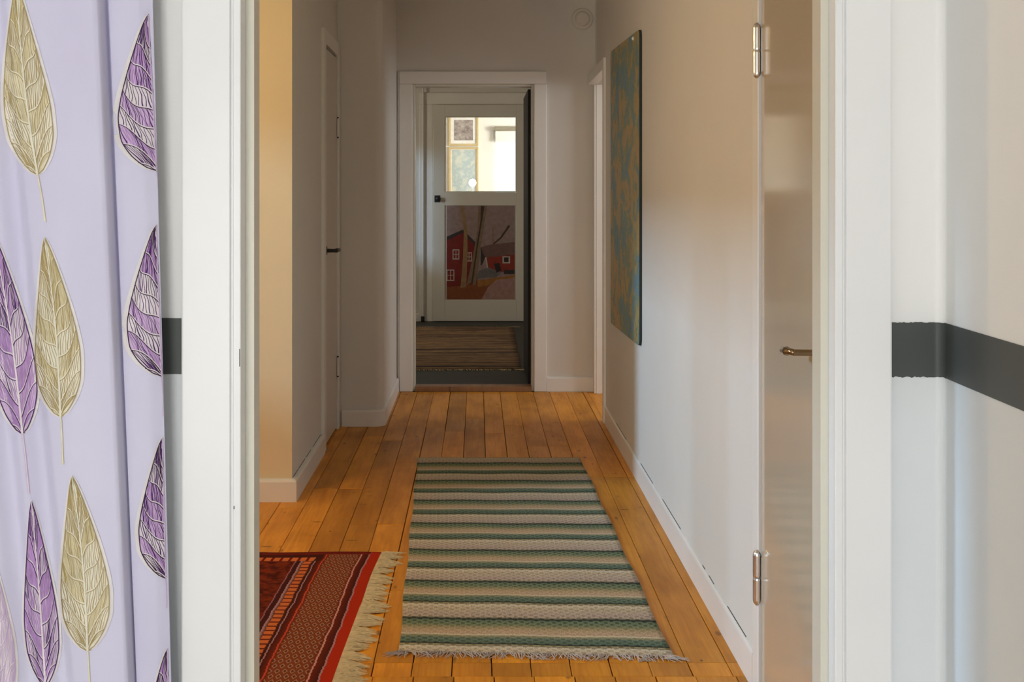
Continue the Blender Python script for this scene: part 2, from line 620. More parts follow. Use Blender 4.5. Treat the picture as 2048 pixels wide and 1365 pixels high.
def sweep(name, path, t, h, mat='trim'):
    """baseboard swept along XY path with per point normals"""
    pr = base_profile(t, h)
    n, m = len(path), len(pr)
    vs = [(x + nx * d, y + ny * d, z) for (x, y, nx, ny) in path for d, z in pr]
    fs = []
    for i in range(n - 1):
        for k in range(m):
            k2 = (k + 1) % m
            fs.append((i * m + k, i * m + k2, (i + 1) * m + k2, (i + 1) * m + k))
    fs += [tuple(range(m))[::-1], tuple((n - 1) * m + k for k in range(m))]
    o = mk(name, vs, fs, mat)
    bm = bmesh.new(); bm.from_mesh(o.data); bmesh.ops.recalc_face_normals(bm, faces=bm.faces); bm.to_mesh(o.data); bm.free()
    return struct(o)


sweep('baseboard_right', [(XR - .0004, 3.004, -1, 0), (XR - .0004, 6.488, -1, 0)], 0.0085, 0.097)
s = math.sqrt(.5)
sweep('baseboard_left', [(-2.49, 4.8448, 0, -1), (-0.7806, 4.8448, 1, -1), (-0.7806, 5.735, 1, 0)], 0.021, 0.095)
pth = [(-0.755, 6.4096, 0, -1)] + [(-0.575 + 0.0454 * math.sin(a), 6.455 - 0.0454 * math.cos(a), math.sin(a), -math.cos(a)) for a in [PI / 2 * k / 10 for k in range(11)]] + [(-0.5296, 7.52, 1, 0)]
sweep('baseboard_left_pier', pth, 0.016, 0.092)
sweep('baseboard_far', [(0.4535, 7.5496, 0, -1), (0.765, 7.5496, 0, -1)], 0.018, 0.097)

for (y0, y1) in ((3.10, 3.33), (3.52, 3.60), (3.66, 3.70), (4.1, 4.5), (4.75, 5.1), (5.6, 6.0)):
    B().box(XR - .0016, XR - .0004, y0, y1, 0.0962, 0.0985).out('caulk_crack', 'subfloor', bpy.data.objects['baseboard_right'])
for (y0, y1) in ((4.87, 5.0), (5.02, 5.2), (5.24, 5.38), (5.45, 5.72)):
    B().box(-0.7806, -0.7792, y0, y1, 0.0945, 0.0965).out('caulk_crack', 'subfloor', bpy.data.objects['baseboard_left'])
# ------------------------------------------------------------------ near closet door (ajar, beige), right wall
struct(B().prism([(0.7246, 3.004), (0.7185, 3.003), (0.7175, 3.000), (0.7175, 2.912), (0.7246, 2.909)], 0, 2.13).out('trim_6', 'trim'))
struct(B().prism([(0.7246, 2.9085), (0.7090, 2.9085), (0.7080, 2.9065), (0.7080, 2.9040), (0.7090, 2.9025), (0.735, 2.9025), (0.735, 2.9045), (0.7246, 2.9045)], 0, 2.045).out('trim_7', 'trim_near'))
d1 = struct(empty('door_1', (0.715, 2.90, 0.008)))
AJ = math.radians(4.5)
tdir = Vector((-math.sin(AJ), -math.cos(AJ), 0))   # from hinge towards latch
ndir = Vector((-math.cos(AJ), math.sin(AJ), 0))    # into the hall
hp = Vector((0.7155, 2.899, 0))


def dl(t, n, z):
    return hp + tdir * t + ndir * n + Vector((0, 0, z))


def dbox(bb, t0, t1, n0, n1, z0, z1, bev=0.002, mi=0):
    k = len(bb.v)
    bb.box(t0, t1, n0, n1, z0, z1, bev, mi)
    for i in range(k, len(bb.v)):
        x, y, z = bb.v[i]
        bb.v[i] = tuple(dl(x, y, z))
    return bb


dbox(B(), 0.002, 0.745, -0.040, 0.0, 0.008, 2.035).out('leaf', 'leaf_beige', d1)
for zc in (1.655, 0.323):
    hb = B()
    c = dl(-0.004, 0.0105, 0)
    L = 0.061
    for z0, z1 in ((zc - L, zc - 0.0008), (zc + 0.0008, zc + L)):
        hb.tube([(c.x, c.y, z0), (c.x, c.y, z0 + .004), (c.x, c.y, z1 - .004), (c.x, c.y, z1)], [0.0094, 0.0102, 0.0102, 0.0094], 16)
    for s_ in (1, -1):
        hb.tube([(c.x, c.y, zc + s_ * L), (c.x, c.y, zc + s_ * (L + .003)), (c.x, c.y, zc + s_ * (L + .009))], [0.0092, 0.0082, 0.0030], 12)
    hg = hb.out('hinge', 'steel', d1, smooth=False)
    hg['label'] = 'steel lift-off hinge'
    dbox(B(), 0.004, 0.010, 0.0002, 0.0018, zc - 0.055, zc + 0.055, 0.0004).out('hinge_leaf', 'steel', hg)
hb = B()
tz = 0.984
hb.lathe([(0.024, 0.0), (0.024, 0.004), (0.021, 0.007), (0.010, 0.009), (0.0062, 0.014), (0.0062, 0.050)], dl(0.675, 0.0003, tz), ndir, 20)
hh = hb.out('handle', 'brass', d1, smooth=False)
hh['label'] = 'bronze lever handle'
pts = [dl(0.675, 0.048, tz), dl(0.665, 0.053, tz), dl(0.648, 0.0555, tz - .001), dl(0.640, 0.0560, tz - .002), dl(0.634, 0.0560, tz - .003), dl(0.618, 0.0550, tz - .005), dl(0.592, 0.0535, tz - .008), dl(0.580, 0.0525, tz - .009), dl(0.577, 0.0520, tz - .009)]
B().tube(pts, [0.0060, 0.0066, 0.0070, 0.0092, 0.0064, 0.0070, 0.0078, 0.0078, 0.005], 14).out('lever', 'brass', hh, smooth=True)

# ------------------------------------------------------------------ far right doorway casing (open to a bright room)
struct(B().prism([(0.7246, 6.488), (0.713, 6.488), (0.7105, 6.491), (0.7105, 6.549), (0.7246, 6.549)], 0, 2.066).out('trim_8', 'trim'))
struct(B().box(0.7105, 0.7720, 6.5495, 7.455, 2.004, 2.066, 0.002).out('trim_9', 'trim'))
struct(B().box(0.757, 0.7716, 7.462, 7.5485, 0.0, 2.066, 0.002).out('trim_10', 'trim'))
b = B()
b.box(0.90, 1.0, 5.0, 6.42, 0, H)
struct(b.out('wall_side_room_near', 'wall'))
struct(B().box(0.93, 3.6, 7.9, 8.0, 0, H).out('wall_side_room_far', 'wall'))
fsr = struct(B().box(0.9005, 3.1, 5.0, 7.9, -0.06, -0.001).out('floor_side_room', 'pine'))
B().box(0.7225, 0.9, 6.49, 7.55, -0.0195, -0.001).out('floor_board', 'pine', fsr)
b = B()
b.box(3.0, 3.1, 5.0, 5.6, 0, H).box(3.0, 3.1, 7.2, 7.9, 0, H).box(3.0, 3.1, 5.6, 7.2, 0, 0.85).box(3.0, 3.1, 5.6, 7.2, 2.4, H)
struct(b.out('wall_side_room_window', 'wall'))
struct(B().box(0.90, 3.1, 4.9, 5.0, 0, H).out('wall_side_room_back', 'wall'))
struct(B().box(0.93, 0.95, 7.46, 7.9, 0, H).out('wall_side_room_return', 'wall'))

# ------------------------------------------------------------------ left closet door
struct(B().prism([(-0.7806, 5.742), (-0.7655, 5.742), (-0.7640, 5.744), (-0.7640, 5.812), (-0.769, 5.816), (-0.7806, 5.816)], 0, 2.127).out('trim_11', 'trim'))
struct(B().prism([(-0.7806, 6.330), (-0.769, 6.330), (-0.764, 6.334), (-0.7640, 6.404), (-0.7806, 6.404)], 0, 2.127).out('trim_12', 'trim'))
struct(B().box(-0.7806, -0.7642, 5.8165, 6.3295, 2.056, 2.127, 0.003).out('trim_13', 'trim'))
d2 = struct(empty('door_2', (-0.80, 6.07, 0.01)))
B().box(-0.815, -0.7745, 5.822, 6.322, 0.012, 2.042, 0.003).out('leaf', 'leaf_white', d2)
for z in (1.66, 0.345):
    hg = B().tube([(-0.768, 6.326, z - .05), (-0.768, 6.326, z + .05)], 0.006, 10).out('hinge', 'trim', d2)
    B().tube([(-0.768, 6.326, z + .051), (-0.768, 6.326, z + .058)], 0.005, 8).out('hinge_pin', 'black_metal', hg)
    B().tube([(-0.768, 6.326, z - .058), (-0.768, 6.326, z - .051)], 0.005, 8).out('hinge_pin', 'black_metal', hg)
hb = B().lathe([(0.022, 0), (0.022, 0.006), (0.010, 0.008), (0.009, 0.050)], (-0.7743, 5.872, 1.005), (1, 0, 0), 16)
hh = hb.out('handle', 'black_metal', d2)
hh['label'] = 'black lever handle'
B().tube([(-0.728, 5.872, 1.005), (-0.7225, 5.885, 1.005), (-0.722, 5.91, 1.005), (-0.722, 5.99, 1.003), (-0.724, 6.0, 1.003)], [0.010, 0.0115, 0.0115, 0.0105, 0.006], 12).out('lever', 'black_metal', hh, smooth=True)

# ------------------------------------------------------------------ far doorway casing, threshold, dark open leaf
xl, xr = -0.422, 0.367


def casing_v(xa, xb, name):
    o = B().box(xa, xb, 7.528, 7.5496, 0.0, 2.017, 0.004).out(name, 'trim')
    return struct(o)


casing_v(-0.5130, xl - 0.004, 'trim_14')
casing_v(xr + 0.004, 0.452, 'trim_15')
struct(B().box(-0.5130, 0.452, 7.527, 7.5496, 2.0172, 2.100, 0.004).out('trim_16', 'trim'))
struct(B().box(-0.524, -0.5135, 7.536, 7.5496, 0.0, 2.10, 0.003).out('trim_17', 'trim'))
# frame lining
struct(B().box(xl, xl + 0.012, 7.552, 7.668, 0.0, 2.0165, 0.002).out('trim_18', 'jamb'))
struct(B().box(xr - 0.012, xr, 7.552, 7.668, 0.0, 2.0165, 0.002).out('trim_19', 'jamb'))
struct(B().box(xl + 0.0125, xr - 0.0125, 7.552, 7.668, 2.002, 2.0165, 0.002).out('trim_20', 'jamb'))
struct(B().prism([(7.532, 0.001), (7.532, 0.018), (7.545, 0.030), (7.655, 0.030), (7.666, 0.021), (7.666, 0.001)], xl + 0.0125, xr - 0.0125, axis='x').out('trim_21', 'sill_wood'))
d3 = struct(empty('door_3', (0.345, 8.05, 0.03)))
B().box(0.336, 0.358, 7.672, 8.40, 0.030, 1.995, 0.002).out('leaf', 'dark_leaf', d3)
B().tube([(0.354, 7.6695, 1.60), (0.354, 7.6695, 1.70)], 0.006, 10).out('hinge', 'black_metal', d3)

# ------------------------------------------------------------------ back room
YB = 11.55
ZF2 = 0.02
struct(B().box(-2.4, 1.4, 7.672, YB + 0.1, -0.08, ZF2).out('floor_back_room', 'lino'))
struct(B().box(1.3, 1.4, 7.672, YB, ZF2, H).out('wall_back_room_right', 'wall'))
b = B()
b.box(-2.2, -2.1, 7.672, 9.6, ZF2, H).box(-2.2, -2.1, 10.2, YB, ZF2, H).box(-2.2, -2.1, 9.6, 10.2, ZF2, 1.2).box(-2.2, -2.1, 9.6, 10.2, 2.1, H)
struct(b.out('wall_back_room_left', 'wall'))
struct(B().box(-2.2, -0.625, 7.56, 7.67, 0, H).out('wall_back_room_front', 'wall'))
struct(B().box(0.935, 1.4, 7.56, 7.67, 0, H).out('wall_back_room_front_right', 'wall'))
b = B()
b.box(-2.2, -0.47, YB, YB + 0.1, ZF2, H).box(0.50, 1.4, YB, YB + 0.1, ZF2, H).box(-0.47, 0.50, YB, YB + 0.1, 2.215, H)
struct(b.out('wall_back_room_far', 'wall'))
# casing of the glazed door
struct(B().box(-0.585, -0.452, YB - 0.022, YB - 0.0004, ZF2, 2.20, 0.004).out('trim_22', 'trim'))
struct(B().box(0.485, 0.61, YB - 0.022, YB - 0.0004, ZF2, 2.20, 0.004).out('trim_23', 'trim'))
struct(B().box(-0.585, 0.61, YB - 0.023, YB - 0.0004, 2.2005, 2.315, 0.004).out('trim_24', 'trim'))
sweep('baseboard_back_room', [(-2.09, YB - .0004, 0, -1), (-0.586, YB - .0004, 0, -1)], 0.015, 0.10)
# pipe running down beside the casing
pp = tag(B().tube([(-0.545, YB - 0.045, 0.06), (-0.545, YB - 0.045, 0.9), (-0.545, YB - 0.045, 2.5)], 0.010, 12).box(-0.556, -0.534, YB - 0.045, YB - 0.024, 0.35, 0.37).out('wall_pipe', 'trim', smooth=False),
         'thin white vertical pipe beside the glazed door', 'pipe')
B().box(-0.565, -0.530, YB - 0.06, YB - 0.03, ZF2 + .001, 0.075, 0.004).out('pipe_foot', 'black_metal', pp)

d4 = struct(empty('door_4', (0.015, 11.5, ZF2)))
gx0, gx1 = -0.445, 0.480
px0, px1 = -0.328, 0.392
ya, yb = 11.49, 11.53
for (x0, x1, z0, z1, nm) in ((gx0, px0, ZF2 + .008, 2.19, 'stile'), (px1, gx1, ZF2 + .008, 2.19, 'stile'),
                             (px0 + .0002, px1 - .0002, 2.075, 2.19, 'rail'), (px0 + .0002, px1 - .0002, 1.185, 1.315, 'rail'), (px0 + .0002, px1 - .0002, ZF2 + .008, 0.235, 'rail')):
    B().box(x0, x1, ya, yb, z0, z1, 0.002).out(nm, 'door_white', d4)
B().box(px0 + .0002, px1 - .0002, ya + 0.012, yb - 0.012, 0.2352, 1.1848).out('panel', 'door_white', d4)
# glazing beads
for (x0, x1, z0, z1) in ((px0 + .0004, px0 + .012, 1.3155, 2.0745), (px1 - .012, px1 - .0004, 1.3155, 2.0745), (px0 + .0125, px1 - .0125, 2.064, 2.0745), (px0 + .0125, px1 - .0125, 1.3155, 1.326)):
    B().box(x0, x1, ya + .004, ya + .014, z0, z1, 0.003).out('glazing_bead', 'jamb', d4)
t = NT('window_glass')
gl = t.n('ShaderNodeBsdfGlossy'); gl.inputs['Roughness'].default_value = 0.02
tr_ = t.n('ShaderNodeBsdfTransparent'); tr_.inputs[0].default_value = (0.96, 0.98, 0.96, 1)
fr = t.n('ShaderNodeFresnel'); fr.inputs[0].default_value = 1.5
mx = t.n('ShaderNodeMixShader')
t.l(fr.outputs[0], mx.inputs[0]); t.l(tr_.outputs[0], mx.inputs[1]); t.l(gl.outputs[0], mx.inputs[2])
t.l(mx.outputs[0], t.t.nodes['Material Output'].inputs[0])
M['glass'] = t.m
B().box(px0 + .001, px1 - .001, ya + .0145, ya + .0185, 1.316, 2.074).out('pane', 'glass', d4)
for (x0, x1, z0, z1) in ((-0.4695, -0.415, ZF2 + .001, 2.2145), (0.45, 0.4995, ZF2 + .001, 2.2145), (-0.4148, 0.4498, 2.16, 2.2145), (-0.4148, 0.4498, ZF2 + .001, 0.05)):
    B().box(x0, x1, yb + .0005, YB + .06, z0, z1).out('door_stop', 'jamb', d4)
hb = B().box(-0.430, -0.372, ya - .0035, ya - .0002, 1.215, 1.285, 0.0012)
hk = hb.out('lock_plate', 'black_metal', d4)
B().lathe([(0.010, 0), (0.010, 0.022), (0.022, 0.026), (0.026, 0.036), (0.022, 0.046), (0.006, 0.049)], (-0.392, ya - .0037, 1.25), (0, -1, 0), 18).out('knob', 'black_metal', hk, smooth=True)

# ------------------------------------------------------------------ painting hung on the door panel
PX0, PX1, PZ0, PZ1 = -0.3085, 0.372, 0.245, 1.180
PYF = ya + 0.0115
pic_cols = {
    'sky': s2l(150, 128, 126), 'red': s2l(120, 26, 18), 'red2': s2l(140, 44, 28), 'roof': s2l(52, 44, 46), 'roof2': s2l(112, 84, 80),
    'white': s2l(190, 176, 168), 'dark': s2l(40, 26, 26), 'trunk': s2l(150, 120, 84), 'trunk2': s2l(128, 108, 86), 'bark': s2l(66, 48, 38),
    'ground': s2l(136, 74, 34), 'grey': s2l(110, 104, 106), 'path': s2l(168, 130, 124), 'gold': s2l(158, 104, 44)}
for k, c in pic_cols.items():
    M['pic_' + k] = plain('painting_' + k, c, 0.55, 0, 0.16, 26)
keys = list(pic_cols)
pb = B()


def pq(pts, key, lay):
    """flat patch of paint; pts in crop pixels of the picture (0..410 x 0..575)"""
    vs = [(PX0 + x / 410 * (PX1 - PX0), PYF - 0.004 - lay * 0.00022, PZ1 - y / 575 * (PZ1 - PZ0)) for x, y in pts]
    n = len(vs)
    a = sum(pts[i][0] * pts[(i + 1) % n][1] - pts[(i + 1) % n][0] * pts[i][1] for i in range(n))
    idx = tuple(range(n)) if a < 0 else tuple(range(n))[::-1]
    pb.add(vs, [idx], keys.index(key))


def rect(x0, y0, x1, y1, key, lay):
    pq([(x0, y0), (x1, y0), (x1, y1), (x0, y1)], key, lay)


pb.box(PX0, PX1, PYF - 0.004, PYF - 0.0002, PZ0, PZ1, 0, keys.index('sky'))
pq([(0, 500), (60, 490), (160, 470), (260, 450), (410, 435), (410, 575), (0, 575)], 'ground', 1)
pq([(180, 460), (410, 425), (410, 470), (300, 480), (190, 500)], 'gold', 1.5)
pq([(0, 210), (98, 158), (185, 250), (185, 480), (60, 495), (0, 500)], 'red', 2)
pq([(0, 190), (98, 146), (190, 240), (186, 262), (98, 166), (0, 214)], 'roof', 3)
pq([(205, 255), (255, 240), (410, 222), (410, 300), (230, 320)], 'roof2', 2)
pq([(232, 318), (410, 300), (410, 400), (330, 408), (250, 380)], 'red2', 3)
pq([(205, 255), (232, 318), (215, 360), (205, 370)], 'roof', 3)
pq([(195, 400), (250, 378), (330, 408), (300, 440), (180, 446)], 'grey', 3.5)
pq([(300, 455), (410, 442), (410, 575), (210, 575), (250, 500)], 'path', 3)
for (x0, y0, x1, y1) in ((36, 268, 76, 330), (118, 286, 152, 342), (0, 392, 46, 462)):
    rect(x0, y0, x1, y1, 'white', 4)
    mxx, myy = (x0 + x1) / 2, (y0 + y1) / 2
    for (a, c, d, e) in ((x0 + 5, y0 + 6, mxx - 2, myy - 2), (mxx + 2, y0 + 6, x1 - 5, myy - 2), (x0 + 5, myy + 2, mxx - 2, y1 - 6), (mxx + 2, myy + 2, x1 - 5, y1 - 6)):
        rect(a, c, d, e, 'red', 5)
rect(336, 310, 382, 354, 'white', 4)
rect(345, 317, 373, 346, 'dark', 5)
pq([(286, 356), (318, 350), (330, 398), (300, 412)], 'dark', 4)
rect(345, 394, 410, 420, 'roof', 4)
pq([(230, 318), (240, 316), (250, 378), (244, 384)], 'white', 4.2)
# trees
pq([(84, 0), (102, 0), (124, 130), (126, 300), (118, 500), (84, 505), (98, 320), (104, 160)], 'trunk', 6)
pq([(192, 0), (212, 0), (205, 150), (180, 300), (150, 470), (120, 490), (160, 300), (186, 150)], 'trunk2', 6)
pq([(228, 0), (244, 0), (228, 90), (210, 220), (176, 490), (156, 488), (190, 240), (214, 90)], 'trunk2', 6.5)
pq([(206, 0), (228, 0), (214, 90), (190, 240), (156, 470), (148, 470), (182, 230), (204, 90)], 'bark', 6.2)
pq([(372, 118), (384, 124), (330, 200), (284, 238), (278, 232), (322, 194)], 'bark', 6)
pq([(276, 130), (280, 130), (284, 236), (276, 236)], 'trunk2', 5.8)
pt = pb.out('painting', None, mats=[M['pic_' + k] for k in keys])
tag(pt, 'painting of red cottages and bare trees on the glazed door panel', 'painting')

# ------------------------------------------------------------------ veranda behind the glazed door
YV = 14.4
struct(B().box(-2.4, 2.4, YB + 0.102, YV + .1, -0.08, 0.0).out('floor_veranda', 'sill_wood'))
wx0, _ = P(986, 300, YV)
b = B()
vz0, vz1 = 0.7, 2.10
b.box(-2.4, wx0, YV, YV + 0.1, 0, H).box(1.5, 2.4, YV, YV + 0.1, 0, H).box(wx0, 1.5, YV, YV + 0.1, 0, vz0).box(wx0, 1.5, YV, YV + 0.1, vz1, H)
struct(b.out('wall_veranda_far', 'veranda_wall'))
struct(B().box(-2.4, -2.3, YB + 0.102, YV, 0, H).out('wall_veranda_left', 'veranda_wall'))
struct(B().box(2.3, 2.4, YB + 0.102, 11.8, 0, H).box(2.3, 2.4, 14.1, YV, 0, H).box(2.3, 2.4, 11.8, 14.1, 0, 0.8).box(2.3, 2.4, 11.8, 14.1, 2.4, H).out('wall_veranda_right', 'veranda_wall'))  # unseen side opening added to let the fill light in
w1 = struct(empty('window_1', (0.8, YV + .05, vz0)))
for x in (wx0 + .018, 0.86, 1.482):
    B().box(x - .016, x + .016, YV + .02, YV + .07, vz0 + .002, vz1 - .002, 0.003).out('frame_post', 'veranda_wall', w1)
for z in (vz0 + .02, vz1 - .02):
    B().box(wx0 + .036, 1.464, YV + .022, YV + .068, z - .018, z + .018, 0.003).out('frame_rail', 'veranda_wall', w1)
B().box(wx0 + .037, 1.463, YV + .04, YV + .046, vz0 + .04, vz1 - .04).out('pane', 'glass', w1)
rbn = B().tube([(wx0 + .02, YV - .05, 2.115), (1.48, YV - .05, 2.115)], 0.030, 14).out('roller_blind', 'blind')
tag(rbn, 'rolled-up taupe blind above the bright window seen through the door glass', 'roller blind')
B().box(wx0 + .03, 1.47, YV - .056, YV - .053, 1.955, 2.087).out('blind_cloth', 'mat_white', rbn)


lx, lz = P(945, 366, 13.2)  # added glowing globe stands in for a reflected spot in the pane
vl = tag(empty('pane_glint', (lx, 13.2, 0.001)), 'small glowing white globe added for the bright reflected spot in the door glass', 'lamp')
t = NT('pane_glint_glow'); t.b.inputs['Emission Color'].default_value = (1, 0.99, 0.97, 1); t.b.inputs['Emission Strength'].default_value = 6.0; M['glow'] = t.m
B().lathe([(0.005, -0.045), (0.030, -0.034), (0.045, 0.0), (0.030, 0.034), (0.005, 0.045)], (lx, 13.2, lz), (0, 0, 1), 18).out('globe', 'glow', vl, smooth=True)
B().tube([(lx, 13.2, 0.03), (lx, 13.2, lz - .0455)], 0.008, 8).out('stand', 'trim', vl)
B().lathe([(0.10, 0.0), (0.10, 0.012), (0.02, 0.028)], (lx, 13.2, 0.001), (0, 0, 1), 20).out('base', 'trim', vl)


def picture(px0_, px1_, py0_, py1_, ix0, ix1, iy0, iy1, mat, label):
    x0, z1 = P(px0_, py0_, YV - .02); x1, z0 = P(px1_, py1_, YV - .02)
    a0, c1 = P(ix0, iy0, YV - .02); a1, c0 = P(ix1, iy1, YV - .02)
    e = tag(empty('framed_picture', ((x0 + x1) / 2, YV - .012, z0)), label, 'picture', 'pictures on the veranda wall')
    fwid = 0.028
    yy0, yy1 = YV - .026, YV - .0006
    B().box(x0, x0 + fwid, yy0, yy1, z0, z1, .003).out('frame_bar', 'gold_frame', e)
    B().box(x1 - fwid, x1, yy0, yy1, z0, z1, .003).out('frame_bar', 'gold_frame', e)
    B().box(x0 + fwid + .0002, x1 - fwid - .0002, yy0, yy1, z1 - fwid, z1, .003).out('frame_bar', 'gold_frame', e)
    B().box(x0 + fwid + .0002, x1 - fwid - .0002, yy0, yy1, z0, z0 + fwid, .003).out('frame_bar', 'gold_frame', e)
    B().box(x0 + fwid + .0003, x1 - fwid - .0003, YV - .014, yy1, z0 + fwid + .0003, z1 - fwid - .0003).out('mount', 'mat_white', e)
    B().box(a0, a1, YV - .0155, YV - .0142, c0, c1).out('print', mat, e)


t = NT('print_grey_scene')
t.col(t.ramp(t.noise(t.pos(), 22, 5, 0.7), [(0.3, (0.16, 0.13, 0.12)), (0.5, (0.36, 0.30, 0.27)), (0.7, (0.55, 0.50, 0.44))]))
t.rough(0.6); M['print_grey'] = t.m
t = NT('print_blue_chart')
t.col(t.ramp(t.noise(t.pos(), 9, 5, 0.6), [(0.35, (0.62, 0.68, 0.62)), (0.5, (0.42, 0.52, 0.52)), (0.65, (0.66, 0.68, 0.58))]))
t.rough(0.5); M['print_blue'] = t.m
picture(897, 957, 222, 292, 908, 946, 240, 281, 'print_grey', 'upper gold-framed picture with white mat seen through the door glass')
picture(897, 957, 294, 410, 904, 950, 300, 402, 'print_blue', 'lower gold-framed pale blue picture seen through the door glass')

# ------------------------------------------------------------------ wall map on the right wall
t = NT('sea_chart_print')
p = t.pos()
q = t.mapping(p, (1, 1, 1))
n1 = t.noise(q, 5.2, 8, 0.66, 0.9)
n2 = t.noise(q, 30, 4, 0.6, 0.3)
n3 = t.noise(q, 60, 3, 0.6)
v = t.math('ADD', t.math('MULTIPLY', n1, 0.75), t.math('MULTIPLY', n2, 0.25))
c = t.ramp(v, [(0.36, s2l(84, 124, 148)), (0.455, s2l(112, 148, 160)), (0.48, s2l(88, 128, 104)), (0.50, s2l(160, 150, 96)), (0.57, s2l(186, 156, 92)), (0.66, s2l(166, 112, 60))])
c = t.mix(t.math('MULTIPLY', t.ramp(n3, [(0.60, (0, 0, 0)), (0.68, (1, 1, 1))]), 0.55), c, s2l(52, 64, 56))
vor = t.n('ShaderNodeTexVoronoi'); vor.inputs['Scale'].default_value = 7
t.l(q, vor.inputs['Vector'])
c = t.mix(t.math('MULTIPLY', t.ramp(vor.outputs['Distance'], [(0.06, (1, 1, 1)), (0.10, (0, 0, 0))]), 0.8), c, s2l(120, 52, 34))
t.col(c); t.rough(0.42)
M['map'] = t.m
M['map_edge'] = plain('chart_dark_edge', s2l(30, 40, 38), 0.7)
my0, my1 = 5.065, 6.156      # near, far
zt0, zt1, zb0, zb1 = 2.022, 2.056, 0.622, 0.605


def map_pt(u, v):   # u 0 near .. 1 far, v 0 bottom .. 1 top
    y = my0 + (my1 - my0) * u
    z = (zb0 + (zb1 - zb0) * u) * (1 - v) + (zt0 + (zt1 - zt0) * u) * v
    return y, z


outl = []
r_ = 0.035
for (u, v, a0) in ((0, 0, PI), (1, 0, 1.5 * PI), (1, 1, 0), (0, 1, PI / 2)):
    y, z = map_pt(u, v)
    cy = y + (r_ if u == 0 else -r_); cz = z + (r_ if v == 0 else -r_)
    for k in range(6):
        a = a0 + PI / 2 * k / 5
        outl.append((cy + r_ * math.cos(a), cz + r_ * math.sin(a)))
mb = B()
mb.prism(outl, 0.7125, 0.7244, axis='x')
mb.m = [1] * len(mb.m)
mb.m[0] = 0
mp = mb.out('wall_map', None, mats=[M['map'], M['map_edge']])
tag(mp, 'large blue and tan sea chart hung on the right hall wall', 'map')
B().lathe([(0.007, 0), (0.009, 0.003), (0.007, 0.007), (0.002, 0.009)], (0.7123, 5.245, 2.003), (-1, 0, 0), 12).out('pin', 'pin', mp, smooth=True)

# round vent cover high on far wall
vc = B().lathe([(0.072, 0), (0.072, 0.008), (0.066, 0.014), (0.050, 0.016), (0.046, 0.024), (0.036, 0.030), (0.010, 0.032)], (0.688, 7.5496, 2.445), (0, -1, 0), 32).out('vent_cover', 'vent')
tag(vc, 'round cream vent cover high on the far wall', 'vent')

# ------------------------------------------------------------------ green striped rag rug
t = NT('rag_rug_green_stripes')
uvn = t.n('ShaderNodeUVMap')
su = t.sep(uvn.outputs[0])     # u metres across, v metres along from the near end
PER = 0.335
vv = su[1]
wob = t.math('MULTIPLY', t.math('SUBTRACT', t.noise(t.mapping(uvn.outputs[0], (3, 9, 1)), 1.0, 2), 0.5), 0.010)
vph = t.math('ADD', vv, wob)
# phase 0 at the dark dashed line (0.255 from near end), increases towards the near end
ph = t.math('FRACT', t.math('DIVIDE', t.math('SUBTRACT', 4 * PER + 0.255, vph), PER))
cream = s2l(180, 164, 146); cream2 = s2l(204, 194, 172); pink = s2l(186, 160, 132); green = s2l(94, 116, 94); blue = s2l(92, 114, 100); dark = s2l(38, 48, 42); olive = s2l(150, 140, 104); tan_ = s2l(160, 146, 106)
stops = [(0.0, dark), (0.02, dark), (0.04, green), (0.15, s2l(110, 124, 92)), (0.20, olive), (0.25, s2l(172, 152, 118)), (0.30, pink), (0.36, pink), (0.375, cream2), (0.39, cream2), (0.405, olive), (0.44, s2l(120, 128, 104)), (0.46, blue), (0.565, s2l(82, 106, 90)), (0.58, dark), (0.595, dark), (0.61, tan_), (0.635, s2l(110, 104, 74)), (0.66, cream2), (0.74, s2l(176, 160, 134)), (0.82, cream), (0.9, s2l(176, 156, 146)), (0.955, cream), (0.98, s2l(116, 110, 96)), (1.0, dark)]
c = t.ramp(ph, stops)
# dashes where the warp covers the weft
dist = t.math('MULTIPLY', t.math('SUBTRACT', t.noise(t.mapping(uvn.outputs[0], (9, 30, 1)), 1.0, 2), 0.5), 0.02)
rowi = t.math('FLOOR', t.math('DIVIDE', vph, 0.0140))
alt = t.math('MULTIPLY', t.math('MODULO', t.math('ABSOLUTE', rowi), 2.0), PI)
dash = t.math('SINE', t.math('ADD', t.math('MULTIPLY', t.math('ADD', su[0], dist), 2 * PI / 0.032), alt))
dm = t.ramp(ph, [(0.0, (1, 1, 1)), (0.10, (.8, .8, .8)), (0.16, (.35, .35, .35)), (0.24, (.1, .1, .1)), (0.43, (.1, .1, .1)), (0.46, (.5, .5, .5)), (0.565, (.5, .5, .5)), (0.60, (.5, .5, .5)), (0.66, (.2, .2, .2)), (0.86, (.12, .12, .12)), (0.96, (.7, .7, .7))])
c = t.mix(t.math('MULTIPLY', t.ramp(dash, [(0.45, (0, 0, 0)), (0.8, (1, 1, 1))]), t.math('MULTIPLY', dm, 0.95)), c, t.mix(0.6, c, (0.015, 0.022, 0.018, 1)))
lm = t.ramp(ph, [(0.0, (.1, .1, .1)), (0.3, (.3, .3, .3)), (0.6, (.1, .1, .1)), (0.66, (1, 1, 1)), (0.74, (.7, .7, .7)), (0.9, (.35, .35, .35)), (1.0, (.1, .1, .1))])
c = t.mix(t.math('MULTIPLY', t.ramp(dash, [(0.1, (1, 1, 1)), (0.35, (0, 0, 0))]), t.math('MULTIPLY', lm, 0.5)), c, s2l(226, 216, 196))
sp = t.noise(t.mapping(uvn.outputs[0], (190, 260, 1)), 1.0, 3, 0.75)
c = t.mix(0.85, c, t.ramp(sp, [(0.28, (0.14, 0.14, 0.13)), (0.5, (0.48, 0.48, 0.48)), (0.74, (0.92, 0.92, 0.9))]), 'OVERLAY')
t.col(c); t.rough(0.95)
t.b.inputs['Specular IOR Level'].default_value = 0.15
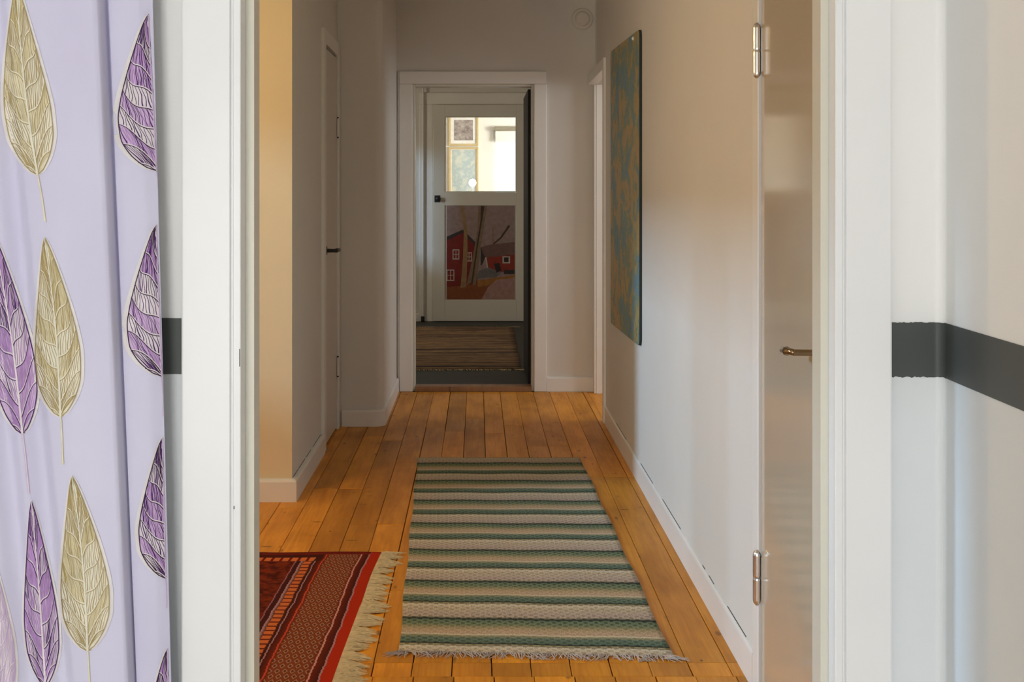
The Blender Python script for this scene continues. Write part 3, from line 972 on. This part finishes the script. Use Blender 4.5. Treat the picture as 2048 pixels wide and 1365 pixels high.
ribs = t.math('ADD', t.math('MULTIPLY', t.math('SINE', t.math('MULTIPLY', vv, 2 * PI / 0.0085)), 0.5), t.math('MULTIPLY', sp, 1.2))
t.bump(ribs, 0.55, 0.0025)
M['rag_green'] = t.m


def rug(name, quad, nu, nv, thick, mat, zfun, parent=None, inset=True):
    """quad: near-left, near-right, far-right, far-left (XY). UV in metres."""
    nl, nr, fr_, fl_ = [Vector((a, b_, 0)) for a, b_ in quad]
    W = (nr - nl).length; L = (fl_ - nl).length
    vs, uvs, fs = [], [], []
    for j in range(nv + 1):
        v = j / nv
        for i in range(nu + 1):
            u = i / nu
            p_ = nl.lerp(nr, u).lerp(fl_.lerp(fr_, u), v)
            dx = 0.003 * math.sin(v * 23 + (0 if u < .5 else 2)) * (1 if u in (0, 1) else 0)
            vs.append((p_.x + dx, p_.y, thick + zfun(u, v))); uvs.append((u * W, v * L))
    n = len(vs)
    vs += [(x, y, max(0.0005, z - thick)) for x, y, z in vs]
    row_ = nu + 1
    for j in range(nv):
        for i in range(nu):
            a = j * row_ + i
            fs.append((a, a + 1, a + 1 + row_, a + row_))
            fs.append((a + n, a + row_ + n, a + 1 + row_ + n, a + 1 + n))
    edge = [i for i in range(nu)], [nv * row_ + i for i in range(nu)]
    for i in range(nu):
        fs.append((i, i + n, i + 1 + n, i + 1))
        a = nv * row_ + i
        fs.append((a, a + 1, a + 1 + n, a + n))
    for j in range(nv):
        a = j * row_
        fs.append((a, a + row_, a + row_ + n, a + n))
        a = j * row_ + nu
        fs.append((a, a + n, a + row_ + n, a + row_))
    o = mk(name, vs, fs, mat, parent, smooth=True)
    uv = o.data.uv_layers.new(name='UVMap')
    alluv = uvs + uvs
    for lp in o.data.loops:
        uv.data[lp.index].uv = alluv[lp.vertex_index]
    return o


def P_floor(px, py, h=EYE):
    Y = F * h / (py - VY)
    return ((px - VX) * Y / F, Y)


gq = [P_floor(797, 1306), P_floor(1346, 1316), P_floor(1160, 918), P_floor(835, 918)]
rr = empty('rag_rug', ((gq[0][0] + gq[1][0]) / 2, (gq[0][1] + gq[2][1]) / 2, 0))
tag(rr, 'green and cream striped rag rug lying along the hall floor', 'rug')
rug('woven_field', gq, 40, 120, 0.006, 'rag_green', lambda u, v: 0.0008 * math.sin(v * 40 + u * 3) + 0.0008 * math.sin(u * 17 + v * 5), rr)
# fringe
rf = random.Random(3)
fb = B()
nl, nr = Vector(gq[0] + (0,)), Vector(gq[1] + (0,))
for k in range(260):
    u = k / 259
    p0 = nl.lerp(nr, u) + Vector((rf.uniform(-.003, .003), 0, 0))
    L = rf.uniform(0.018, 0.042)
    sw = rf.uniform(-.9, .9) + (-1.2 if u < .04 else 0) + (1.2 if u > .96 else 0) + 0.5 * math.sin(u * 31)
    pts = []
    for q_ in range(5):
        s_ = q_ / 4
        pts.append(p0 + Vector((sw * L * s_ * (0.5 + .5 * s_), -L * s_ + 0.003, 0.0045 + 0.004 * math.sin(PI * s_) * rf.uniform(0, 1.5) - 0.0032 * s_)))
    fb.tube(pts, [0.0011, 0.0013, 0.0013, 0.0011, 0.0007], 3)
for k in range(60):   # long corner strands
    s_ = -1 if k % 2 else 1
    c0 = nl if s_ < 0 else nr
    L = rf.uniform(0.02, 0.055)
    p0 = c0 + Vector((-s_ * rf.uniform(0, .03), -0.006 - rf.uniform(0, .012), 0.003))
    fb.tube([p0, p0 + Vector((s_ * L * .5, rf.uniform(-.004, .003), .002)), p0 + Vector((s_ * L, rf.uniform(-.008, .002), 0))], [0.0011, 0.0011, 0.0006], 3)
fb.out('fringe', 'fringe_grey', rr, kind='stuff')
fb = B()
fl_, fr_ = Vector(gq[3] + (0,)), Vector(gq[2] + (0,))
for k in range(220):
    u = k / 219
    p0 = fl_.lerp(fr_, u)
    L = rf.uniform(0.006, 0.014)
    fb.tube([p0 + Vector((0, -.002, .004)), p0 + Vector((rf.uniform(-.004, .004), L, .001))], [0.0011, 0.0008], 3)
fb.out('fringe', 'fringe_grey', rr, kind='stuff')

# ------------------------------------------------------------------ red oriental rug
t = NT('oriental_rug_red')
uvn = t.n('ShaderNodeUVMap')
wobv = t.noise(t.mapping(uvn.outputs[0], (5, 11, 1)), 1.0, 2)
su = t.sep(uvn.outputs[0])     # u = metres from the fringed end, v = metres from far edge
wv = t.math('MULTIPLY', t.math('SUBTRACT', wobv, 0.5), 0.016)
u = t.math('ADD', su[0], wv)
vv = su[1]
fine = t.noise(t.mapping(uvn.outputs[0], (300, 300, 1)), 1.0, 2, 0.7)
zig = t.math('MULTIPLY', t.math('SINE', t.math('MULTIPLY', vv, 2 * PI / 0.022)), 0.0008)
uz = t.math('ADD', u, zig)
red = s2l(170, 42, 14); brown = s2l(122, 58, 34); dkb = s2l(66, 24, 18); maroon = s2l(106, 34, 16); org = s2l(204, 108, 58); lilac = s2l(170, 128, 136); rose = s2l(196, 76, 56)
S = 0.36
bands = [(0.000, red), (0.036, red), (0.037, lilac), (0.0405, lilac), (0.0415, dkb), (0.064, maroon), (0.065, s2l(204, 150, 140)), (0.0685, s2l(204, 150, 140)), (0.0695, maroon), (0.080, brown), (0.178, brown), (0.188, maroon), (0.189, rose), (0.1925, rose), (0.1935, maroon), (0.213, dkb), (0.214, lilac), (0.2165, lilac), (0.2175, dkb), (0.226, dkb), (0.227, org), (0.253, org), (0.254, dkb), (0.262, lilac), (0.2645, lilac), (0.2655, dkb), (0.281, dkb), (0.282, s2l(150, 100, 112)), (0.2845, s2l(150, 100, 112)), (0.286, maroon)]
c = t.ramp(t.math('DIVIDE', uz, S), [(min(1, a / S), c_) for a, c_ in bands])
# little woven figures in the brown band
cu = t.math('DIVIDE', u, 0.0215); cv = t.math('DIVIDE', vv, 0.034)
sh = t.math('MULTIPLY', t.math('MODULO', t.math('FLOOR', cv), 2.0), 0.5)
fu = t.math('ABSOLUTE', t.math('SUBTRACT', t.math('FRACT', t.math('ADD', cu, sh)), 0.5))
fv = t.math('ABSOLUTE', t.math('SUBTRACT', t.math('FRACT', cv), 0.5))
inb = t.math('MULTIPLY', t.math('GREATER_THAN', u, 0.074), t.math('LESS_THAN', u, 0.184))
rim = t.math('ADD', t.math('MULTIPLY', fu, 1.3), fv)
fig = t.math('MULTIPLY', t.math('LESS_THAN', rim, 0.50), t.math('GREATER_THAN', rim, 0.32))
c = t.mix(t.math('MULTIPLY', t.math('MULTIPLY', inb, fig), 0.7), c, s2l(176, 142, 114))
core = t.math('LESS_THAN', rim, 0.2)
c = t.mix(t.math('MULTIPLY', t.math('MULTIPLY', inb, core), 0.7), c, s2l(44, 34, 28))
# orange blocks separated by dark bars
sq = t.math('ABSOLUTE', t.math('SUBTRACT', t.math('FRACT', t.math('DIVIDE', vv, 0.034)), 0.5))
inq = t.math('MULTIPLY', t.math('GREATER_THAN', uz, 0.2265), t.math('LESS_THAN', uz, 0.2535))
c = t.mix(t.math('MULTIPLY', inq, t.math('GREATER_THAN', sq, 0.36)), c, s2l(96, 26, 14))
# field: left of all borders, and the guard row along the far edge
fld = t.math('GREATER_THAN', u, 0.254)
edge1 = t.math('LESS_THAN', vv, 0.055)
row_in = t.math('MULTIPLY', t.math('GREATER_THAN', vv, 0.062), t.math('LESS_THAN', vv, 0.100))
sq2 = t.math('ABSOLUTE', t.math('SUBTRACT', t.math('FRACT', t.math('DIVIDE', su[0], 0.031)), 0.5))
rowc = t.mix(t.math('GREATER_THAN', sq2, 0.34), org, s2l(110, 30, 16))
c = t.mix(t.math('MULTIPLY', t.math('GREATER_THAN', u, 0.2), t.math('LESS_THAN', vv, 0.100)), c, tuple(dkb))
c = t.mix(t.math('MULTIPLY', t.math('GREATER_THAN', u, 0.225), row_in), c, rowc)
c = t.mix(t.math('MULTIPLY', t.math('GREATER_THAN', u, 0.037), t.math('LESS_THAN', vv, 0.030)), c, s2l(112, 26, 16))
fldn = t.noise(t.mapping(uvn.outputs[0], (26, 26, 1)), 1.0, 2, 0.6)
c = t.mix(t.math('MULTIPLY', t.math('GREATER_THAN', u, 0.29), t.math('GREATER_THAN', vv, 0.11)), c, t.ramp(fldn, [(0.4, s2l(70, 20, 12)), (0.6, s2l(120, 44, 20))]))
c = t.mix(0.4, c, t.ramp(fine, [(0.25, (0.3, 0.3, 0.3)), (0.75, (0.85, 0.85, 0.85))]), 'OVERLAY')
t.col(c); t.rough(0.95)
t.b.inputs['Specular IOR Level'].default_value = 0.1
t.bump(fine, 0.5, 0.002)
M['oriental'] = t.m

xe = lambda y: -0.372 + 0.010 * math.sin((y - 3.35) * 3.4) + (0.026 * max(0, (y - 3.75) / .38) ** 2)
YR0, YR1, XRL = 2.75, 4.128, -2.0
oriental = empty('oriental_rug', (-1.15, 3.44, 0))
tag(oriental, 'dark red patterned oriental rug with cream fringe beside the rag rug', 'rug')
vs, uvs, fs = [], [], []
nu_, nv_ = 60, 60
for j in range(nv_ + 1):
    y = YR1 - (YR1 - YR0) * j / nv_
    for i in range(nu_ + 1):
        uu = (i / nu_) ** 1.6 * (xe(y) - XRL)
        x = xe(y) - uu
        vs.append((x, y + 0.002 * math.sin(x * 9), 0.007 + 0.0012 * math.sin(x * 14 + y * 5)))
        uvs.append((uu, YR1 - y))
n = len(vs)
vs += [(x, y, 0.0006) for x, y, z in vs]
R_ = nu_ + 1
for j in range(nv_):
    for i in range(nu_):
        a = j * R_ + i
        fs.append((a, a + 1, a + 1 + R_, a + R_)[::1])
for j in range(nv_):
    for (a, s_) in ((j * R_, 1), (j * R_ + nu_, -1)):
        f_ = (a, a + R_, a + R_ + n, a + n)
        fs.append(f_)
for i in range(nu_):
    for a in (i, nv_ * R_ + i):
        fs.append((a, a + 1, a + 1 + n, a + n))
of = mk('woven_field', vs, fs, 'oriental', oriental, smooth=True)
bm = bmesh.new(); bm.from_mesh(of.data); bmesh.ops.recalc_face_normals(bm, faces=bm.faces)
if sum(f.normal.z for f in bm.faces) < 0: bmesh.ops.reverse_faces(bm, faces=bm.faces)
bm.to_mesh(of.data); bm.free()
uv = of.data.uv_layers.new(name='UVMap')
auv = uvs + uvs
for lp in of.data.loops:
    uv.data[lp.index].uv = auv[lp.vertex_index]
# cream fringe in knotted clumps
rf = random.Random(8)
fb = B()
y = YR0 + 0.02
while y < YR1 - 0.003:
    wdt = rf.uniform(0.045, 0.075)
    lean = rf.uniform(-.25, .25)
    Lc = rf.uniform(0.070, 0.100)
    yt = y + wdt / 2
    for k in range(int(wdt / 0.0012)):
        ys = y + wdt * (k + .5) / int(wdt / 0.0012)
        if ys > YR1: break
        L = Lc * rf.uniform(0.72, 1.08) * (1 - 0.28 * abs((ys - yt) / wdt * 2) ** 2)
        x0 = xe(ys) - 0.002
        dy = (yt - ys) * 0.25 + lean * L + rf.uniform(-.006, .006)
        pts = []
        for q_ in range(5):
            s_ = q_ / 4
            pts.append((x0 + L * s_, ys + dy * s_ ** 1.3 + 0.003 * math.sin(s_ * 7 + k), 0.0065 - 0.0045 * s_ + 0.003 * math.sin(PI * s_) * rf.uniform(0.2, 1.6)))
        fb.tube(pts, [0.0010, 0.0011, 0.0011, 0.0010, 0.0006], 3)
    y += wdt * 0.97
fb.out('fringe', 'fringe', oriental, kind='stuff')['label'] = 'cream knotted fringe'

# ------------------------------------------------------------------ brown rag rug in the back room
t = NT('rag_rug_brown')
uvn = t.n('ShaderNodeUVMap')
su = t.sep(uvn.outputs[0])
st = t.noise(t.mapping(uvn.outputs[0], (0.35, 9, 1)), 1.0, 4, 0.7)
fine = t.noise(t.mapping(uvn.outputs[0], (7, 60, 1)), 1.0, 3, 0.75)
c = t.ramp(st, [(0.32, s2l(48, 36, 32)), (0.42, s2l(120, 90, 68)), (0.5, s2l(146, 116, 82)), (0.57, s2l(98, 74, 60)), (0.63, s2l(56, 46, 40)), (0.70, s2l(150, 116, 86))])
c = t.mix(0.9, c, t.ramp(fine, [(0.34, (0.1, 0.1, 0.1)), (0.66, (0.9, 0.9, 0.9))]), 'OVERLAY')
ln = t.math('ABSOLUTE', t.math('SUBTRACT', t.math('FRACT', t.math('DIVIDE', t.math('ADD', su[1], 0.35), 0.95)), 0.5))
c = t.mix(t.math('LESS_THAN', ln, 0.022), c, s2l(36, 26, 24))
t.col(c); t.rough(0.95); t.bump(fine, 0.5, 0.003)
M['rag_brown'] = t.m
h2 = EYE - ZF2
bq = [(-0.86, 8.32), (0.318, 8.34), (0.332, 11.0), (-0.86, 11.0)]
br = tag(empty('rag_rug_brown', (-0.27, 9.66, ZF2)), 'worn brown striped rag rug on the dark floor beyond the far doorway', 'rug')
o = rug('woven_field', bq, 24, 60, 0.008, 'rag_brown', lambda u, v: 0.0015 * math.sin(u * 9 + v * 21), br)
o.location.z += ZF2
for (pa, pb_, sgn) in ((Vector(bq[0] + (0,)), Vector(bq[1] + (0,)), -1), (Vector(bq[3] + (0,)), Vector(bq[2] + (0,)), 1)):
    fb = B()
    for k in range(150):
        p0 = pa.lerp(pb_, k / 149)
        fb.tube([p0 + Vector((0, 0, ZF2 + .006)), p0 + Vector((rf.uniform(-.02, .02) + (0.06 if k > 142 else 0), sgn * rf.uniform(.02, .05), ZF2 + .0025))], 0.0022, 3)
    fb.out('fringe', 'fringe', br, kind='stuff')

# ------------------------------------------------------------------ curtain with printed leaves
CP = [(-330, 1.562), (-270, 1.527), (-210, 1.567), (-150, 1.53), (-95, 1.562), (-45, 1.538), (-5, 1.554), (30, 1.54), (62, 1.55), (95, 1.534), (150, 1.526), (205, 1.524), (228, 1.524), (236, 1.5265), (239, 1.532), (241, 1.55), (243, 1.559), (245, 1.553), (247, 1.548), (262, 1.547), (295, 1.55), (321, 1.559)]


def pchip(pts, x):
    xs = [p_[0] for p_ in pts]; ys = [p_[1] for p_ in pts]
    if x <= xs[0]: return ys[0]
    if x >= xs[-1]: return ys[-1] + (x - xs[-1]) * 0.0003
    n_ = len(xs)
    d = [(ys[i + 1] - ys[i]) / (xs[i + 1] - xs[i]) for i in range(n_ - 1)]

    def sl(i):
        if i == 0: return d[0]
        if i == n_ - 1: return d[-1]
        if d[i - 1] * d[i] <= 0: return 0.0
        return 2 * d[i - 1] * d[i] / (d[i - 1] + d[i])
    i = 0
    while xs[i + 1] < x: i += 1
    h_ = xs[i + 1] - xs[i]; s_ = (x - xs[i]) / h_
    return (ys[i] * (1 + 2 * s_) * (1 - s_) ** 2 + sl(i) * h_ * s_ * (1 - s_) ** 2 + ys[i + 1] * s_ * s_ * (3 - 2 * s_) + sl(i + 1) * h_ * s_ * s_ * (s_ - 1))


_LUT = {}


def pc(key, pts, x):
    if key not in _LUT:
        a, b_ = pts[0][0], pts[-1][0]
        _LUT[key] = (a, b_, [pchip(pts, a + (b_ - a) * k / 3000) for k in range(3001)])
    a, b_, tab = _LUT[key]
    if x <= a: return tab[0]
    if x >= b_: return tab[-1] + (0.0003 * (x - b_) if key == 'CP' else 0)
    f_ = (x - a) / (b_ - a) * 3000
    i = int(f_)
    if i >= 3000: return tab[-1]
    return tab[i] + (tab[i + 1] - tab[i]) * (f_ - i)


LEAN = [(-330, 0.09), (0, 0.10), (120, 0.10), (190, 0.055), (235, 0.046), (270, 0.032), (321, 0.027)]
YM = 1.552


def cpoint(u, Z):
    pyr = VY + (EYE - Z) * F / YM
    pxr = u + pc('LEAN', LEAN, u) * (pyr - 682)
    return Vector(((pxr - VX) * YM / F, pc('CP', CP, u), Z))


def c_from_px(px, py):
    Y = YM; u_ = px
    for _ in range(12):
        X = (px - VX) * Y / F; Z = EYE - (py - VY) * Y / F
        pxr = VX + X * F / YM; pyr = VY + (EYE - Z) * F / YM
        for _ in range(3):
            u_ = pxr - pc('LEAN', LEAN, u_) * (pyr - 682)
        Y = 0.5 * Y + 0.5 * pc('CP', CP, min(u_, 321))
    return u_, EYE - (py - VY) * Y / F


t = NT('curtain_lavender_cotton')
p = t.pos()
c = t.ramp(t.noise(t.mapping(p, (6, 6, 2)), 1.0, 3), [(0.35, s2l(206, 202, 226)), (0.65, s2l(214, 212, 232))])
t.col(c); t.rough(0.9)
t.b.inputs['Specular IOR Level'].default_value = 0.15
wv_ = t.math('ADD', t.noise(t.mapping(p, (1500, 1500, 90)), 1.0, 1), t.noise(t.mapping(p, (90, 90, 1500)), 1.0, 1))
t.bump(wv_, 0.12, 0.0006)
M['curtain'] = t.m
curtain = tag(empty('curtain', (-0.65, 1.49, 0)), 'lavender cotton curtain with purple and gold leaf print left of the doorway', 'curtain')
us = []
a = -330.0
while a < 321:
    us.append(a)
    a += 3.0 if a < 200 else (0.8 if a < 252 else 2.5)
us.append(321.0)
zs = [0.012 + (2.25 - 0.012) * k / 60 for k in range(61)]
vs = [cpoint(u_, z) for z in zs for u_ in us]
nf = len(vs)
N = len(us)
vs2 = [v + Vector((0, 0.0014, 0)) for v in vs]
fs = []
for j in range(60):
    for i in range(N - 1):
        a = j * N + i
        fs.append((a, a + 1, a + 1 + N, a + N))
        fs.append((a + nf, a + N + nf, a + 1 + N + nf, a + 1 + nf))
    a = j * N + N - 1
    fs.append((a, a + nf, a + N + nf, a + N))
mk('cloth', vs + vs2, fs, 'curtain', curtain, smooth=True)

M['lp_line'] = plain('print_purple_line', s2l(74, 30, 96), 0.9)
M['lp_dark'] = plain('print_plum_line', s2l(56, 32, 60), 0.9)
M['lp_fill'] = plain('print_purple_wash', s2l(176, 136, 192), 0.9, 0, 0.15, 60)
M['lp_fill2'] = plain('print_mauve_wash', s2l(204, 178, 212), 0.9, 0, 0.1, 60)
M['lp_ground'] = plain('print_pale_ground', s2l(226, 216, 222), 0.9)
M['lp_halo'] = plain('print_cream_halo', s2l(224, 219, 218), 0.9)
M['lg_line'] = plain('print_gold_line', s2l(172, 150, 98), 0.9)
M['lg_fill'] = plain('print_gold_wash', s2l(206, 192, 148), 0.9, 0, 0.1, 60)
M['lg_fill2'] = plain('print_sand_wash', s2l(218, 209, 180), 0.9, 0, 0.1, 60)
M['lg_ground'] = plain('print_ivory_ground', s2l(228, 222, 202), 0.9)
WID = [(0, 0.0), (0.04, 0.12), (0.12, 0.28), (0.25, 0.50), (0.4, 0.73), (0.55, 0.92), (0.66, 1.0), (0.78, 0.96), (0.88, 0.74), (0.95, 0.43), (0.985, 0.2), (1.0, 0.0)]


def leaf(tip, butt, half, kind, seed, smax=1.0, bend=0.0, stem=95, pale=False):
    rn = random.Random(seed)
    tip = Vector(tip); butt = Vector(butt)
    ax = butt - tip
    L = ax.length
    d = ax / L
    nrm = Vector((-d.y, d.x)) * -1   # to the image right
    if nrm.x < 0: nrm = -nrm
    bb = B()
    half_l, half_r = half

    def W(t_): return max(0.0, pc('WID', WID, min(max(t_, 0), 1)))

    def to3(s_, t_, lift, raw=False):
        # s in units of half width, t along the leaf
        hw = half_r if s_ > 0 else half_l
        q_ = tip + d * (t_ * L) + nrm * (s_ * hw + bend * math.sin(PI * t_))
        u_, z_ = c_from_px(q_.x, q_.y)
        u_ = min(u_, 320.6)
        p_ = cpoint(u_, z_)
        return p_ + Vector((0, -lift, 0))

    def ribbon(path, w0, w1, mi, lift):
        """path of (s,t) with widths in px"""
        pts2 = []
        for s_, t_ in path:
            hw = half_r if s_ > 0 else half_l
            pts2.append(tip + d * (t_ * L) + nrm * (s_ * hw + bend * math.sin(PI * t_)))
        n_ = len(pts2)
        vs_, fs_ = [], []
        for i, q_ in enumerate(pts2):
            dd = pts2[min(i + 1, n_ - 1)] - pts2[max(i - 1, 0)]
            if dd.length < 1e-6: dd = Vector((1, 0))
            dd.normalize()
            o_ = Vector((-dd.y, dd.x)) * (0.5 * (w0 + (w1 - w0) * i / (n_ - 1)))
            for e in (q_ + o_, q_ - o_):
                u_, z_ = c_from_px(e.x, e.y)
                vs_.append(cpoint(min(u_, 320.6), z_) + Vector((0, -lift, 0)))
        for i in range(n_ - 1):
            fs_.append((2 * i, 2 * i + 1, 2 * i + 3, 2 * i + 2))
        bb.add(vs_, fs_, mi)

    def patch(top, bot, mi, lift):
        """filled strip between two (s,t) polylines of equal length"""
        n_ = len(top)
        vs_ = [to3(s_, t_, lift) for s_, t_ in top] + [to3(s_, t_, lift) for s_, t_ in bot]
        bb.add(vs_, [(i, i + n_, i + 1 + n_, i + 1) for i in range(n_ - 1)], mi)

    TT = [k / 40 for k in range(41)]
    # halo and ground
    g = 1.10
    for mi, gx, lift, te in ((0, 1.12, 0.0009, 0.015), (1, 1.0, 0.0012, 0.0)):
        nS = 12
        lo, hi = -1.0, smax
        for k in range(nS):
            s0 = lo + (hi - lo) * k / nS; s1 = lo + (hi - lo) * (k + 1) / nS
            A = [(s0 * (W(t_) * gx + (0.05 if mi == 0 and 0 < t_ < 1 else 0)), (t_ - .5) * (1 + te) + .5) for t_ in TT]
            C = [(s1 * (W(t_) * gx + (0.05 if mi == 0 and 0 < t_ < 1 else 0)), (t_ - .5) * (1 + te) + .5) for t_ in TT]
            patch(A, C, mi, lift)
    nV = 8
    lw = 1.0 if kind == 'gold' else 1.25
    for side in (-1, 1):
        if side == 1 and smax < 0.5: continue
        off = 0.0 if side < 0 else 0.055
        v_t = [0.10 + off + k * 0.108 for k in range(nV + 1)]

        def vein(t0, f_):
            # f 0 at the midrib, 1 at the margin; rises outward
            tt = t0 + 0.10 - 0.15 * f_ + 0.022 * math.sin(f_ * 5.2 + t0 * 9)
            return (side * f_ * W(min(max(tt, 0), 1)), min(max(tt, 0.012), 0.99))
        FF = [k / 10 for k in range(11)]
        for k in range(-1, nV):
            ta = v_t[k] if k >= 0 else v_t[0] - 0.108
            tb = ta + 0.108
            top = [vein(ta, f_) for f_ in FF]; bot = [vein(tb, f_) for f_ in FF]
            dark_band = rn.random()
            washed = dark_band < (0.36 if kind != 'gold' else 0.36)
            if washed:
                patch(top, bot, 3, 0.0014)
            nh = rn.randint(15, 19) if washed and dark_band < 0.3 else rn.randint(8, 10)
            for h_ in range(nh):
                f0 = (h_ + 0.6) / nh
                f1 = min(1.0, f0 + rn.uniform(-0.02, 0.10))
                ph_ = rn.uniform(0, 6)
                path = []
                for q_ in range(8):
                    s_ = q_ / 7
                    fa = f0 + 0.20 * s_ * (0.4 + s_ * .6) - 0.10 + 0.022 * math.sin(s_ * 7 + ph_)
                    fa = min(max(fa, 0.01), 0.99)
                    a_ = vein(tb, fa); c_ = vein(ta, fa)
                    path.append((a_[0] + (c_[0] - a_[0]) * s_, a_[1] + (c_[1] - a_[1]) * s_))
                w_ = rn.choice((0.8, 1.0, 1.2, 1.5, 2.2)) * lw
                ribbon(path, w_, 0.7 * lw, (2 if rn.random() < .55 else 4) if washed else (4 if rn.random() < .7 else 5), 0.0017)
            # pale secondary vein with a dark lower contour
            ribbon(bot, 3.2, 1.6, 1, 0.0020)
            ribbon([(a_, b_ + 0.006) for a_, b_ in bot], 1.5 * lw, 1.0 * lw, 5, 0.0022)
        # outline
        ribbon([(side * W(t_), t_) for t_ in TT], 1.4 * lw, 1.6 * lw, 5, 0.0022)
    if smax > 0.5:
        ribbon([(0.0, t_) for t_ in TT], 1.4, 4.2, 1, 0.0023)
    else:
        ribbon([(-0.015, t_) for t_ in TT], 1.6, 2.4, 3, 0.0023)
    if stem:
        path = []
        for q_ in range(9):
            s_ = q_ / 8
            path.append((0.02 * math.sin(s_ * 3), 1.0 + s_ * stem / L))
        if smax > .5:
            ribbon(path, 3.4, 4.2, 3, 0.0011)
            ribbon(path, 1.6, 2.0, 1, 0.0013)
        else:
            ribbon([(a_ - 0.02, b_) for a_, b_ in path], 1.5, 2.0, 3, 0.0011)
    if kind == 'gold':
        mats = ['lp_halo', 'lg_ground', 'lg_fill', 'lg_fill2', 'lg_line', 'lg_line']
    elif kind == 'plum':
        mats = ['lp_halo', 'lp_ground', 'lp_fill', 'lp_fill2', 'lp_line', 'lp_dark']
    else:
        mats = ['lp_halo', 'lp_ground', 'lp_fill', 'lp_fill2', 'lp_fill', 'lp_line']
    if pale:
        mats = ['lp_halo', 'lp_ground', 'lp_ground', 'lp_fill2', 'lp_fill2', 'lp_fill2']
    o = bb.out('printed_leaf', None, curtain, mats=[M[m_] for m_ in mats])
    me = o.data
    bm = bmesh.new(); bm.from_mesh(me)
    bmesh.ops.recalc_face_normals(bm, faces=bm.faces)
    for f_ in bm.faces:
        if f_.normal.y > 0: f_.normal_flip()
    bm.to_mesh(me); bm.free()
    return o


leaf((34, -30), (76, 350), (46, 46), 'gold', 1, bend=-6)
leaf((90, 476), (122, 834), (45, 45), 'gold', 2, bend=6)
leaf((145, 953), (176, 1302), (48, 48), 'gold', 3, bend=6)
leaf((-12, 470), (46, 868), (42, 40), 'plum2', 4, bend=6, stem=120)
leaf((64, 1003), (92, 1372), (34, 33), 'plum2', 5, bend=2, stem=60)
leaf((-40, -20 - 470), (-2, 340 - 470 + 120), (40, 12), 'plum2', 6, stem=0)
leaf((-34, 1050), (6, 1420), (40, 36), 'plum2', 7, stem=0, pale=True)
leaf((298, 29), (315, 342), (72, 8), 'plum', 8, smax=0.0, stem=85)
leaf((314, 450), (325, 753), (66, 8), 'plum', 9, smax=0.0, stem=80)
leaf((326, 876), (333, 1157), (52, 8), 'plum', 10, smax=0.0, stem=60)
leaf((336, 1298), (340, 1560), (46, 8), 'plum', 11, smax=0.0, stem=0)

for o in bpy.data.objects:
    if '_w' in o: del o['_w']
